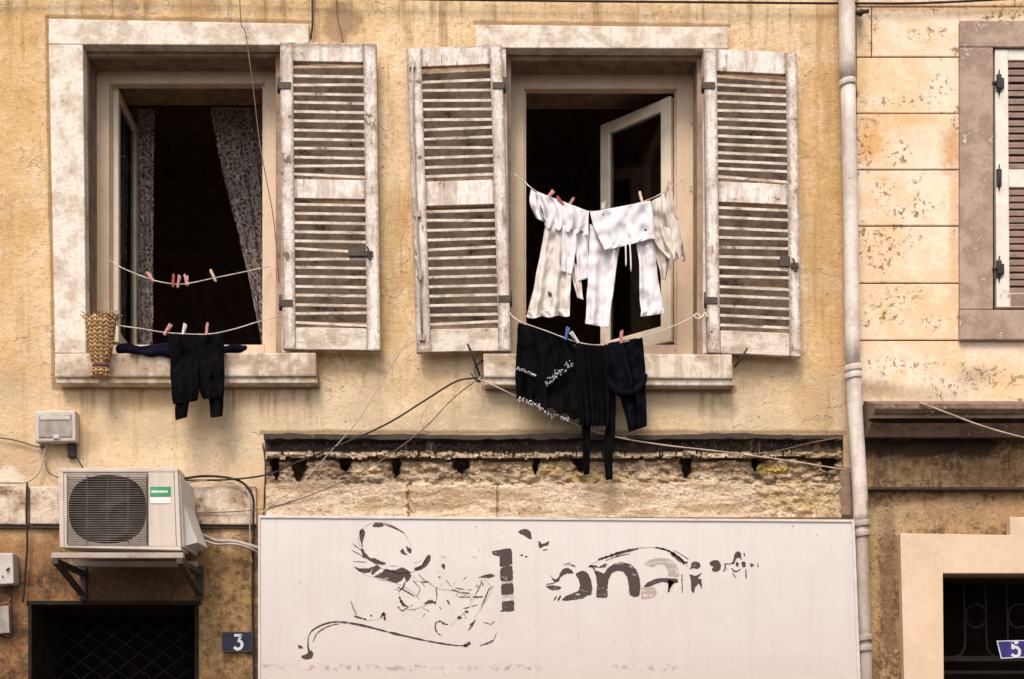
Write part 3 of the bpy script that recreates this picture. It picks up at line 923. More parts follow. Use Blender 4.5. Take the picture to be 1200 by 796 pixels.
# ---------------------------------------------------------------- right house
rh = thing('neighbouring_house', 'peach house at the right with block joints, mauve window stone and closed shutter', 'house', (3.8, 0, 0))
W3 = hole_px(1163, 56, 1323, 362, .02, 0)
D5 = hole_px(1108, 672, 1300, 1195, .04, .004)
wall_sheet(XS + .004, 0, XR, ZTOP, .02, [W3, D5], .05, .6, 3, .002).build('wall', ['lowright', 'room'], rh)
rows = [-390, -325, -258, -191, -125, -58, 8, 67, 133, 199, 265, 332, 399, 476]
mb = MB()
for a, b in zip(rows, rows[1:]):
    spans = [(1004, 1124.5), (1361, 1720)] if a >= 8 and b <= 399 else [(1004, 1350), (1352, 1720)]
    if a == 8: spans = [(1004, 1021), (1022.2, 1124.5), (1361, 1720)]
    for x0, x1 in spans:
        mb.box(x0, a + .7, x1, b - .7, random.uniform(-.002, .003), -.019, 0, .006)
mb.box(1124.5, 8.7, 1361, 25, .002, -.019, 0, .004)
mb.build('stone_blocks', 'blocks', rh)
win3 = None
mb = MB()
mb.box(1125, 25, 1361, 55, .026, -.018, 0, .006); mb.box(1125, 55.4, 1164, 362.6, .024, -.1, 0, .006)
mb.box(1322, 55.4, 1361, 362.6, .024, -.1, 0, .006); mb.box(1125, 363, 1361, 398, .030, -.018, 0, .006)
win3 = mb.build('window', 'mauve_stone', rh, 'window with mauve grey stone surround at the right edge')
for k, (xa, xb) in enumerate(((1166, 1242.5), (1243.5, 1320))):
    sh, qq = shutter(win3, None, [(xa, 58), (xb, 58), (xb + 2, 360), (xa + 2, 360)], .012, .2, .8, [(0, .042), (.465, .535), (.945, 1)],
                     [(.045, .465, 15), (.538, .945, 15)], ['shutter_clean', 'slat_brown', 'slat_brown'], -1.0, t=.024)
    mb = MB()
    xc = xa + 5 if k == 0 else xb - 4
    for y in (97, 208, 315):
        mb.box(xc - 3, y - 10, xc + 3, y + 10, .02, .011, 0, .002)
        mb.ptube([(xc, y - 15), (xc, y + 15)], lambda t: .004 + .006 * math.sin(math.pi * t), .02, smooth=2)
        if y != 208:
            mb.ptube([(xc - 8, y + 1), (xc - 3, y)], .012, .025, smooth=1)
            mb.box(xc - 2, y - 6, xc + 6, y + 6, .026, .012, 0, .003)
    mb.build('hinge', 'iron', sh)
room_shell(2.55, 3.6, 4.4, 6.6, .622, 2.0, [W3]).build('room', 'room', rh)
# cornice over the shop front
mb = MB()
prof = [(0.24, 473), (0.24, 479), (.22, 484), (.205, 486), (.205, 490), (.10, 491), (.10, 495), (.155, 496), (.135, 500), (.11, 505), (.085, 512), (.0, 514), (0, 470)]
xa, xb = W(1012, 0).x, XR
pr = [(-d, W(0, y, d).z) for d, y in prof]
va = [mb.bm.verts.new((xa, y, z)) for y, z in pr]; vb = [mb.bm.verts.new((xb, y, z)) for y, z in pr]
fs = [mb.bm.faces.new(va), mb.bm.faces.new(vb[::-1])]
for i in range(len(pr)):
    j = (i + 1) % len(pr); fs.append(mb.bm.faces.new((va[i], vb[i], vb[j], va[j])))
bmesh.ops.recalc_face_normals(mb.bm, faces=fs)
mb.build('cornice', 'cornice', rh)
mb = MB(); mb.box(1006, 570.5, 1720, 574, .03, -.019, 0, .004); mb.build('ledge_strip', 'flash', rh)
# peach door surround with a raised keystone step
mb = MB()
mb.poly([(1055, 625), (1184, 627), (1183, 606), (1225, 606), (1225, 672), (1105, 672), (1110, 1195), (1070, 1195)], .045, -.018, 0, .004)
mb.poly([(1225, 606), (1240, 606), (1240, 627), (1345, 627), (1345, 1195), (1300, 1195), (1300, 672), (1225, 672)], .045, -.018, 0, .004)
mb.build('door_surround', 'peach', rh)
mb = MB(); mb.box(1090, 660, 1320, 1195, -.40, -.46); dr5 = mb.build('door', 'door', rh)
mb = MB()
for x in (1131, 1156, 1181, 1206, 1231, 1256):
    flip = 1 if (x - 1131) % 50 == 0 else -1
    mb.ptube([(x - 2, 684), (x - 1, 705), (x, 745), (x - 1 + 2 * (flip < 0), 760), (x - 6 * flip, 768), (x - 10 * flip, 769)], .006, -.18)
for x in (1143.5, 1193.5, 1243.5):
    mb.ptube([(x + 12 * math.cos(a), 722 + 14 * math.sin(a)) for a in [2 * math.pi * k / 24 for k in range(25)]], .006, -.18, smooth=1)
mb.box(1105, 769, 1300, 775, -.165, -.2); mb.box(1105, 679, 1300, 684, -.165, -.2)
mb.box(1105, 786, 1300, 790, -.165, -.2)
mb.build('grille', 'grille_iron', dr5)

# ---------------------------------------------------------------- drainpipe
pipe = thing('drainpipe', 'pinkish white drainpipe running down the joint between the two houses', 'drainpipe', (W(1010, 0).x, -.08, 0))
mb = MB(); mb.ptube([(990, -380), (992, -20), (993, 96)], .046, .09, seg=16, smooth=4)
mb.ptube([(993.5, 90), (997, 260), (999.5, 436)], .043, .09, seg=16, smooth=4)
mb.ptube([(999.8, 430), (1002, 480), (1007, 560), (1009.5, 612)], .043, .09, seg=16, smooth=5)
mb.build('pipe', 'pipe', pipe)
mb = MB(); mb.ptube([(1009, 606), (1011, 700), (1014, 800), (1016, 1180)], .040, .09, seg=16, smooth=4)
mb.build('pipe', 'pipe_low', pipe)
for x, y, m in ((993.2, 98, 'pipe'), (999.6, 432, 'pipe'), (999.8, 441, 'pipe'), (1009.6, 614, 'pipe_low'), (1009.9, 626, 'pipe_low'), (1012.5, 748, 'pipe_low'), (1012.7, 760, 'pipe_low')):
    mb = MB(); mb.ptube([(x - .2, y - 3.5), (x - .1, y - 2.5), (x + .1, y + 2.5), (x + .2, y + 3.5)], lambda t: .050 - .006 * abs(2 * t - 1) ** 4, .09, seg=18, smooth=2)
    mb.build('collar', m, pipe)

# ---------------------------------------------------------------- sign
sg = thing('shop_sign', 'long pale sign board with worn peeling dark lettering under the middle window', 'sign', (W(655, 0).x, -.07, W(0, 806).z))
mb = MB(); mb.poly([(303, 605), (1001, 610), (1008.3, 806), (303, 806)], .14, .004, 0, .004); mb.build('panel', 'sign', sg)
mb = MB()
mb.poly([(302.5, 604), (1001.5, 609), (1001.6, 612), (302.5, 607)], .147, .12, 0, .002)
mb.poly([(998.2, 611.8), (1001.6, 612), (1009, 806), (1005.5, 806)], .147, .12, 0, .002)
mb.poly([(302.5, 607.2), (305, 607.2), (305, 806), (302.5, 806)], .147, .12, 0, .002)
mb.poly([(305, 803), (1005.5, 803), (1005.5, 807), (305, 807)], .147, .12, 0, .002)
mb.build('sign_frame', 'sign_edge', sg)
DI, DB = .1411, .139


def ink(name, polys=(), strokes=(), m='ink'):
    mb = MB()
    for p in polys:
        # paint edges are rounded and ragged
        n = len(p); P = [Vector((x, y, 0)) for x, y in p]; q = []
        for i in range(n):
            a, b, c, e = P[i - 1], P[i], P[(i + 1) % n], P[(i + 2) % n]
            L = max(2, min(12, int((c - b).length / 1.1)))
            for k in range(L):
                t = k / L
                cr = .5 * ((2 * b) + (c - a) * t + (2 * a - 5 * b + 4 * c - e) * t * t + (3 * b - a - 3 * c + e) * t ** 3)
                v = b.lerp(c, t).lerp(cr, .5)
                v += Vector((noise.noise(Vector((v.x * .9, v.y * .9, 1))), noise.noise(Vector((v.x * .9, v.y * .9, 8))), 0)) * .75
                q.append((v.x, v.y))
        mb.poly(q, DI, DB)
    for st in strokes:
        w = st[0]; P = [Vector((x, y, 0)) for x, y in st[1:]]
        C = catmull(P, 8) if len(P) > 2 else [P[0].lerp(P[1], k / 6) for k in range(7)]
        for i in range(len(C) - 1):
            t = (C[i + 1] - C[i]); t.normalize(); n = Vector((-t.y, t.x, 0))
            def ww(k): return w * (.35 + .65 * math.sin(math.pi * (.12 + .76 * k / (len(C) - 1)))) * .42 * (1 + .9 * noise.noise(Vector((C[k].x * .7, C[k].y * .7, w))))
            a, b = ww(i), ww(i + 1)
            q = [C[i] + n * a, C[i + 1] + n * b, C[i + 1] - n * b, C[i] - n * a]
            mb.poly([(v.x, v.y) for v in q], DI, DB)
    return mb.build(name, m, sg)


# swirling emblem: broken curls of paint
ink('painted_emblem', polys=[
    [(436, 617), (440, 613), (449, 613), (449, 617), (440, 618)],
    [(421, 623), (424, 620), (428, 623), (427, 628), (425, 635), (424.5, 643), (423, 636), (421.5, 630)],
    [(423, 643), (425, 643), (428, 648), (434, 654), (439, 654), (445, 657), (452, 660), (451, 662.5), (444, 661.5), (438, 660), (430, 655), (425, 652), (423.5, 647)],
    [(415, 664), (421, 666), (432, 666), (437, 664), (436, 667), (433, 671), (426, 671.5), (420, 669)],
    [(438, 664), (442, 662), (446, 666), (441, 670), (436, 674), (435, 671)],
    [(438, 676), (447, 671), (452, 666.5), (458, 668), (464, 668), (470, 665), (475, 666), (480, 670), (482, 675), (479, 680), (476, 682), (474, 676), (471, 680), (465, 683), (456, 681), (448, 678)],
    [(485, 666), (489, 664.5), (494, 662), (497, 657), (500, 652), (503, 650), (505, 653), (503, 659), (499, 664), (493, 668), (487, 669)],
    [(469, 646), (472, 643), (475, 648), (478, 650), (474, 650.5), (470, 648.5)],
    [(476, 640), (482, 644), (482, 648), (479, 648), (477, 645)]],
    strokes=[(2, (449, 614.5), (455, 616), (464, 619.5), (474, 625)), (1.2, (423, 645), (418, 641), (413, 637)), (1, (428, 655), (420, 649), (412, 645)),
             (1, (430, 659), (422, 658.5), (414, 658)), (2, (466, 688), (474, 692), (486, 699)), (2, (475, 681), (472, 689), (467, 693)),
             (3.5, (468, 700), (472, 708), (478, 711)), (1.5, (466, 711), (471, 716), (476, 713)),
             (4, (497, 708), (504, 705), (511, 707)), (1.5, (511, 690), (512, 700), (510, 707)), (2.5, (524, 703), (527, 709)),
             (4, (519, 661), (520.5, 667)), (2.5, (415, 722), (421, 724), (429, 726)), (4, (448, 720), (450, 719), (451, 727)), (2, (446, 724), (450, 718)),
             (3, (434, 721), (436, 722)), (1, (490, 672), (497, 680), (503, 682)), (1.6, (493, 683), (502, 682)), (2.5, (514, 676), (516, 677)),
             (1, (411, 704), (414, 712), (418, 720)), (1, (484, 681), (492, 690), (488, 700))])
ink('painted_sailboat', polys=[[(560, 677), (568, 674), (575, 672.5), (580, 675), (574, 677.5), (566, 677)]],
    strokes=[(1.2, (523, 680), (528, 687)), (2, (529, 691), (540, 694), (551, 695.5)), (1.2, (533, 689), (545, 691)), (1.8, (537, 699.5), (552, 700)), (2, (554, 700), (566, 699.5)),
             (1.2, (565, 680), (561, 690), (557, 697)), (1.8, (574, 688), (569, 700), (564, 711)), (1.2, (552, 711), (560, 709)), (2.5, (545, 717), (549, 717.5)),
             (1.5, (543, 713), (550, 712)), (2, (511, 729), (510, 735), (512, 741), (517, 745)), (2, (511, 730), (516, 728), (520, 731), (525, 732)),
             (4, (536, 724), (541, 724)), (2.5, (557, 726), (553, 733), (549, 739)), (1.2, (574, 733), (580, 728)), (1.6, (562, 757), (570, 754), (578, 750)), (1, (582, 742), (577, 752), (568, 756))])
ink('painted_line', polys=[[(353, 769), (360, 766), (364, 762), (367, 766), (366, 771), (361, 773), (355, 772)], [(349, 756), (353, 757), (355, 760), (350, 760)]],
    strokes=[(2.4, (361, 764), (362, 745), (372, 735), (392, 729), (420, 732), (460, 742), (500, 751), (530, 756), (548, 757)), (1.4, (367, 752), (372, 742), (385, 734), (398, 731)),
             (6, (543, 757), (547, 756), (551, 753)), (1.6, (361, 758), (363, 765))])
rf = random.Random(21)
flecks = []
for _ in range(46):
    x, y = rf.gauss(520, 45), rf.gauss(695, 26)
    if not (412 < x < 585 and 640 < y < 752): continue
    l, a = rf.uniform(1.5, 9), rf.choice((.3, -.9, 1.1, 2.4)) + rf.uniform(-.3, .3)
    flecks.append((rf.uniform(.4, 1.0), (x, y), (x + l * .5 * math.cos(a) + rf.uniform(-.5, .5), y + l * .5 * math.sin(a)), (x + l * math.cos(a), y + l * math.sin(a))))
ink('painted_flecks', strokes=flecks)
ink('painted_curl', strokes=[(1.3, (424, 646), (420, 632), (426, 619), (440, 612), (458, 615), (473, 625), (481, 638), (480, 648)), (1.1, (438, 660), (452, 668), (470, 672), (488, 668), (501, 655)),
    (1.2, (414, 664), (428, 673), (446, 679), (466, 684), (484, 694), (492, 703)), (1.1, (484, 681), (500, 682), (514, 690), (530, 692), (546, 697), (566, 700)), (1, (565, 680), (556, 700), (544, 717), (528, 733)),
    (1, (466, 690), (470, 704), (478, 714), (492, 712), (508, 706)), (1, (411, 704), (416, 718), (430, 727), (448, 724)), (1, (566, 677), (576, 690), (568, 706), (556, 724)), (1.1, (690, 663), (708, 654), (730, 646), (752, 642), (775, 643), (796, 653), (806, 664))], m='ink_faint')
# letter l with scraped bars
ink('painted_letter', polys=[[(577, 646), (585, 644.5), (599, 643), (600, 661), (586, 664.5), (585.5, 653), (578, 650)],
                             [(586.5, 666.5), (600, 663), (600.5, 680), (587, 681)], [(588, 685), (601, 684), (601.5, 696), (588, 697)],
                             [(588.5, 706), (602, 704), (602, 716), (586, 717), (588.5, 714)]])
ink('painted_letter', polys=[[(587.5, 681.5), (600.5, 680.5), (601, 683.5), (587.5, 684.5)], [(588.5, 697.5), (601.5, 696.5), (601.8, 703.5), (588.5, 705.5)]], m='ink_faint')
ink('painted_mark', polys=[[(607, 624), (611, 620.5), (617, 620), (622, 624), (623, 632), (619, 631), (614, 627.5)],
                           [(631, 634), (635, 637), (638, 637), (644, 634), (642, 639), (638, 640), (633, 642.5), (631, 639)]],
    strokes=[(2.2, (609, 651), (613, 650.5)), (2.2, (615, 653), (618, 652)), (1.2, (636, 645), (642, 644))])
# broken o
ink('painted_letter', polys=[[(645, 673), (648, 678), (652, 679), (655, 676), (656, 672), (660, 667), (665, 665.5), (670, 668), (672, 672), (664, 672.5), (657, 676.5), (655, 681), (650, 682), (647, 679)],
                             [(640, 687), (648, 686), (658, 688), (655, 691), (648, 692), (643, 690)],
                             [(676, 671.5), (682, 669), (688, 671), (692, 678), (694, 688), (693, 697), (688, 698), (684, 701), (677, 702.5), (664, 704), (658, 703.5), (664, 698), (672, 695), (678, 692), (679.5, 685), (677.5, 678), (674.5, 673.5)]],
    strokes=[(3, (661, 662), (667, 661), (674, 664)), (1.4, (640, 685), (648, 683.5), (655, 680)), (2.5, (649, 704), (652, 699)), (2.5, (654, 704), (657, 698)), (2, (690, 664), (695, 665), (699, 675))])
# n
ink('painted_letter', polys=[[(698, 669), (703, 670.5), (708, 672), (712, 666), (719, 661), (728, 659), (738, 661), (745, 667), (749, 676), (750.5, 688), (749, 698), (744, 700), (738, 697), (737, 688), (735, 677), (730, 670), (724, 669), (717, 672), (713, 680), (712, 690), (711.5, 700), (699, 700), (699.5, 685)]],
    strokes=[(3, (690, 664), (696, 663.5), (701, 665)), (4, (702, 665), (708, 663), (711, 661)), (4, (701, 656), (715, 651.5), (732, 646.5), (748, 643)), (1.2, (710, 657), (724, 652), (738, 649))])
# a, half of it faded
ink('painted_letter', polys=[[(754, 661), (762, 656), (772, 654), (783, 655), (792, 661), (796, 671), (795, 676), (783, 675), (782, 668), (778, 662), (770, 662), (765, 665), (759, 663)],
                             [(752, 689), (766, 688), (770, 694), (766, 700), (752, 702)], [(783, 680), (790, 682), (788, 690), (784, 694)]], m='ink_faint')
ink('painted_letter', polys=[[(754, 688), (760, 682), (770, 678), (780, 677.5), (793, 678.5), (795, 682), (790, 684), (787, 687), (784, 694), (782.5, 694), (783, 684), (776, 682), (767, 685), (760, 688)]],
    strokes=[(1.4, (799, 673), (799.3, 684), (799.5, 695)), (3, (768, 641.5), (782, 645), (794, 652), (802, 659), (806, 659)), (5, (786, 648), (795, 655), (802, 661)), (1.2, (790, 645), (800, 651), (807, 656))])
# r and the last blots
ink('painted_letter', polys=[[(808, 673), (815, 675), (823, 671), (818, 678), (822, 679), (822.5, 690), (819, 684), (815, 688), (813, 695), (810, 692), (809.5, 680)]])
ink('painted_mark', polys=[[(810, 660), (814, 658), (819, 659), (821, 663), (818, 667), (813, 666), (808, 667), (810, 664)],
                           [(831, 660), (836, 656.5), (842, 657), (845, 663), (843, 669), (838, 670.5), (834, 668), (836, 664), (833, 663)],
                           [(859, 657), (861, 649), (864, 646), (868, 648), (869, 656), (866, 654), (863, 655), (860, 661), (856, 661)],
                           [(869, 659), (873, 658), (874, 664), (870, 665)], [(879, 660), (884, 662), (880, 665)], [(863, 658), (866, 659), (865, 664), (862, 663)]],
    strokes=[(2, (849, 661), (850, 665), (848, 670)), (2, (849, 661), (856, 661)), (2, (857, 666), (862, 670), (868, 667)), (1.6, (874, 667), (874.5, 678)), (1.6, (888, 660), (888.5, 665)), (1.6, (872, 648), (872.5, 652)), (1.2, (858, 671), (863, 678))])

# ---------------------------------------------------------------- air conditioner and its bracket
FA, FBK = .45, .12
ac = thing('air_conditioner', 'beige outdoor air conditioner unit with round fan grille and green badge', 'air conditioner', (W(140, 0, .45).x, -.28, W(0, 645, .45).z))
mb = MB()
cq = [(69, 549), (208, 549), (212, 644), (70, 640)]
ci = [(72, 552), (205, 552), (209, 640.5), (73, 637.5)]
mb.poly(cq, FA - .15, FBK, 0, .006)
for i in range(4):
    j = (i + 1) % 4
    mb.poly([cq[i], cq[j], ci[j], ci[i]], FA - .012, FA - .15)
mb.build('casing', 'ac', ac)
# front panel with a real fan hole
mb = MB(); bm = mb.bm
cx, cy, rx, ry = 126, 597, 45.5, 40
n = 64
outer, inner, deep = [], [], []
for k in range(n):
    a = 2 * math.pi * k / n
    c, s_ = math.cos(a), math.sin(a)
    e = 2 / 2.5
    ix, iy = cx + rx * math.copysign(abs(c) ** e, c), cy + ry * math.copysign(abs(s_) ** e, s_)
    m_ = max(abs(c) / 1, abs(s_) / 1)
    u, v = (c / m_ + 1) / 2, (s_ / m_ + 1) / 2
    tx = 74 + (173 - 74) * u; ty = 553.5 + (639.5 - 553.5) * v
    outer.append(bm.verts.new(W(tx, ty, FA - .006))); inner.append(bm.verts.new(W(ix, iy, FA - .008)))
    p = W(ix, iy, FA - .008); deep.append(bm.verts.new((p.x, -FA + .10, p.z)))
for k in range(n):
    j = (k + 1) % n
    bm.faces.new((outer[k], outer[j], inner[j], inner[k])); f = bm.faces.new((inner[k], inner[j], deep[j], deep[k])); f.material_index = 1
f = bm.faces.new(deep); f.material_index = 1
# punch the casing visually: the well sits in front of the casing, so rim the panel
bmesh.ops.recalc_face_normals(bm, faces=bm.faces)
mb.build('fan_well', ['ac', 'ac_dark'], ac)
mb = MB()
mb.poly([(69, 548.5), (208, 548.5), (208.2, 553.2), (69, 553.2)], FA, FA - .03, 0, .003)
mb.poly([(69.8, 640), (212, 640.6), (212, 645), (70, 641.5)], FA, FA - .03, 0, .003)
mb.poly([(69, 553.4), (74, 553.4), (75, 640), (69.8, 640)], FA, FA - .03, 0, .003)
mb.poly([(173.5, 553.4), (203.5, 553.4), (206.5, 640.4), (174, 640.2)], FA - .002, FA - .03, 0, .003)
mb.poly([(204, 553.4), (208.2, 553.4), (212, 640.6), (207, 640.4)], FA, FA - .03, 0, .003)
mb.build('front_panel', 'ac', ac)
mb = MB()
for k in range(31):
    y = 556.5 + k * 2.7
    mb.ptube([(78, y), (173, y)], .0024, FA + .004, seg=5, smooth=1)
for x in (79, 102, 126, 150, 172): mb.ptube([(x, 556), (x, 638)], .0022, FA, seg=5, smooth=1)
mb.build('fan_grille', 'ac_wire', ac)
mb = MB()
fc = W(cx, cy, FA - .07)
mb.tube([fc + Vector((0, .02, 0)), fc - Vector((0, .02, 0))], .04, 16, smooth=1)
for k in range(3):
    a0 = k * 2.094 + .4
    for q in range(6):
        a, b = a0 + q * .16, a0 + (q + 1) * .16
        P = [fc + Vector((r * math.cos(t), (t - a0) * .03 - .015, r * math.sin(t))) for t in (a, b) for r in (.04, .17)]
        mb.bm.faces.new([mb.bm.verts.new(P[i]) for i in (0, 1, 3, 2)])
mb.build('fan', 'ac_dark', ac)
mb = MB(); mb.poly([(176, 570.5), (200, 570.5), (200.2, 581.5), (176, 581.5)], FA + .001, FA - .003); bd = mb.build('badge', 'green', ac)
mb = MB()
for x0, x1 in ((177.5, 180), (180.6, 183.5), (184.2, 186.5), (187.2, 190), (190.6, 193), (193.8, 196.4)):
    mb.box(x0, 575, x1, 577.6, FA + .003, FA)
mb.box(176, 583, 200, 590, FA + .0008, FA - .003)
mb.build('badge_print', 'white_print', bd)
# side valve cover
mb = MB()
a = [W(208.6, 556, .43), W(212.6, 643, .43)]
xr = a[0].x; xr2 = a[1].x
v = [(xr, -.43, a[0].z), (xr, -.14, a[0].z), (xr2, -.14, a[1].z), (xr2, -.43, a[1].z),
     (xr + .012, -.42, a[0].z - .02), (xr + .012, -.15, a[0].z - .02), (xr2 + .085, -.15, a[1].z + .03), (xr2 + .012, -.42, a[1].z + .01)]
midz = a[0].z * .45 + a[1].z * .55
mb.hexa([Vector(p) for p in ((xr - .002, -.425, a[0].z), (xr - .002, -.13, a[0].z), (xr + .015, -.13, a[0].z - .01), (xr + .012, -.42, a[0].z - .01),
                             (xr2 - .002, -.425, a[1].z + .01), (xr2 - .002, -.13, a[1].z + .01), (xr2 + .015, -.13, a[1].z + .01), (xr2 + .012, -.42, a[1].z + .01))], 0, .004)
mb.hexa([Vector(p) for p in ((xr + .012, -.39, midz + .08), (xr + .012, -.16, midz + .08), (xr + .02, -.16, midz + .08), (xr + .016, -.39, midz + .08),
                             (xr2 + .008, -.39, a[1].z + .02), (xr2 + .008, -.16, a[1].z + .02), (xr2 + .085, -.18, a[1].z + .045), (xr2 + .075, -.36, a[1].z + .045))], 0, .006)
mb.build('valve_cover', 'ac_side', ac)
bk = thing('wall_bracket', 'grey steel bracket with slanting legs holding up the air conditioner', 'bracket', (W(140, 0, .3).x, -.25, W(0, 684, .1).z))
zr = W(0, 648, .46).z
xl_, xr_ = W(70, 0, .45).x, W(205, 0, .45).x
mb = MB()
for y in (-.45, -.16): mb.wbox((xl_ - .04, y - .02, zr - .03), (xr_ + .05, y + .02, zr + .0), 0, .003)
mb.build('rail', 'steel', bk)
for x in (xl_ - .02, xr_ + .03):
    mb = MB(); mb.wbox((x - .017, -.47, zr - .062), (x + .017, 0, zr - .032), 0, .003)
    mb.bar((x, -.44, zr - .05), (x, -.03, zr - .17), .018, .012); mb.wbox((x - .02, -.018, zr - .20), (x + .02, 0, zr), 0, .003)
    mb.build('arm', 'dark_steel', bk)

# ---------------------------------------------------------------- boxes on the wall
jb = thing('junction_box', 'small grey plastic junction box on the wall above the air conditioner', 'junction box', W(65, 519, .03))
mb = MB(); mb.poly([(40.5, 481.5), (88, 480.5), (88.5, 517), (40.5, 518)], .075, 0, 0, .010); mb.build('box', 'box_grey', jb)
mb = MB(); mb.poly([(45, 486), (84, 485.5), (84.5, 512), (45, 513)], .080, .07, 0, .003); cv = mb.build('cover', 'box_dark', jb)
mb = MB(); mb.box(47, 487, 82, 492, .084, .078, 0, .002); mb.box(62, 509, 69, 514, .085, .078, 0, .002); mb.build('catch', 'box_grey', cv)
mb = MB(); mb.box(79, 519, 88, 536, .03, 0, 0, .004); mb.build('plug', 'cable_dark', jb)
mbx = thing('meter_box', 'small dented grey meter box at the left edge beside the door', 'meter box', W(6, 690, .03))
mb = MB(); mb.poly([(-20, 648), (15, 648), (16, 684), (-20, 686)], .085, 0, 0, .007); mb.build('box', 'box_grey', mbx)
mb = MB(); mb.ptube([(9, 667), (9.2, 667.2)], .014, .092, smooth=1); mb.ptube([(3, 676), (3.2, 676)], .009, .09, smooth=1); mb.build('knob', 'cable_dark', mbx)
mb = MB(); mb.poly([(-20, 712), (10, 710), (11, 742), (-20, 744)], .05, 0, 0, .006); mb.build('fuse_box', 'box_dark', None, 'low brown fuse box at the left edge, under the meter box', 'fuse box')


# ---------------------------------------------------------------- cables
def cable(pts, r, d, m, label, seg=7):
    mb = MB(); mb.ptube(pts, r * .72, d, seg=seg, smooth=6)
    return mb.build('cable', m, None, label, 'cable', 'cables strung over the two facades')


cable([(281, -260), (281, 0), (288, 40), (297, 105), (304, 165), (313, 215), (321, 260), (327, 330)], .0042, .125, 'cable_brown', 'thin cable hanging down across the right side of the left window')
cable([(364, -220), (366, 0), (366, 30), (364, 46)], .008, .03, 'cable_dark', 'short dark cable running up the wall from the left window corner')
cable([(395, -150), (394, 0), (398, 30), (402, 50)], .004, .02, 'cable_brown', 'thin brown cable on the wall above the left shutter')
cable([(-200, 1), (200, -8), (420, -2), (640, 1), (860, 3), (1000, 4), (1100, 3), (1300, -8)], .009, .04, 'cable_dark', 'black cable running along the very top of the picture')
cable([(560, 443, .12), (535, 447, .1), (500, 468, .09), (455, 496, .1), (400, 521, .1), (345, 543, .09), (315, 556, .06), (270, 562, .05), (216, 563, .06)], .0075, .1, 'cable_dark', 'dark cable looping from the iron hook of the middle window to the air conditioner')
cable([(558, 446, .12), (530, 468, .1), (497, 502, .1), (455, 534, .1), (420, 555, .09), (370, 578, .07), (310, 596, .05), (240, 601, .04), (205, 600, .04)], .0042, .1, 'cable_brown', 'thin brown cable sagging below the dark one to the wall left of the sign')
cable([(480, 395, .06), (452, 440, .07), (420, 492, .1), (385, 532, .1), (348, 571, .09), (318, 592, .06), (306, 602, .05)], .0042, .1, 'cable_pale', 'thin pale cable slanting from the left shutter gap down to the sign corner')
cable([(560, 444, .12), (585, 455, .12), (640, 482, .11), (690, 503, .11), (725, 513, .11), (780, 522, .11), (850, 530, .11), (930, 541, .1), (992, 551, .14)], .006, .11, 'cable_pale', 'pale cable passing behind the black laundry towards the drainpipe')
cable([(870, 535, .1), (910, 529, .1), (950, 519, .1), (990, 512, .14)], .004, .1, 'cable_brown', 'short thin cable rising to the drainpipe over the broken cornice')
cable([(1078, 472, .25), (1110, 484, .26), (1150, 499, .26), (1200, 513, .26), (1300, 535, .26)], .007, .25, 'cable_pale', 'pale cable hanging in front of the brown cornice at the right')
cable([(-60, 508), (0, 513), (25, 518), (41, 523), (52, 524)], .006, .02, 'cable_brown', 'brown cable entering the grey junction box from the left')
cable([(56, 519, .04), (52, 530), (49, 545), (40, 560), (20, 566), (-40, 563)], .0075, .035, 'cable_pale', 'pale double cable dropping from the junction box to the mortar band')
cable([(53, 540), (56, 552), (64, 558), (70, 560)], .006, .03, 'cable_brown', 'short brown cable bending behind the air conditioner')
cable([(88, 532, .03), (94, 543, .05), (99, 552, .06)], .006, .03, 'cable_dark', 'short black cable from the plug down to the air conditioner')
cable([(32, 566), (31, 600), (32, 640), (29, 680), (27, 706)], .009, .036, 'cable_dark', 'vertical dark cable at the left, from mortar band to door')
cable([(12, 685), (13, 700), (14, 720), (12, 745), (2, 742)], .007, .04, 'cable_dark', 'dark looped cable beneath the meter box')
cable([(0, 708), (8, 706), (13, 702)], .006, .05, 'cable_brown', 'short brown cable between the meter box and the fuse box')
cable([(214, 561, .2), (240, 558, .06), (268, 560, .04), (286, 567, .035), (296, 582, .035), (297, 610, .03), (296, 700, .03), (298, 830, .03), (298, 1150, .03)], .010, .04, 'cable_dark', 'thick dark cable turning down from the air conditioner beside the sign')
cable([(214, 567, .2), (240, 563, .06), (266, 565, .05), (284, 572, .045), (292, 585, .045), (293, 640, .04), (295, 660, .04)], .006, .05, 'cable_pale', 'pale cable running along the thick dark one above the band')
cable([(225, 629, .25), (238, 628, .1), (254, 634, .07), (275, 635, .07), (298, 641, .06), (310, 646, .03)], .017, .08, 'cable_grey', 'upper grey wrapped coolant pipe from the air conditioner')
cable([(225, 637, .25), (238, 634, .11), (254, 638, .1), (275, 638, .1), (296, 644, .06), (308, 650, .03)], .011, .1, 'cable_pale', 'lower pale coolant pipe from the air conditioner')
cable([(308, 520), (311, 545), (310, 580), (309, 604)], .006, .03, 'cable_dark', 'dark cable down the left end of the broken cornice')

mb = MB(); mb.ptube([(1008, 16, .02), (1009, 14, .09)], .018, .05, smooth=1); mb.ptube([(1003, 15), (1018, 13)], .012, .08, smooth=1)
mb.build('pipe_clamp', 'dark_steel', None, 'small dark iron clamp on the peach wall beside the top of the drainpipe', 'clamp')
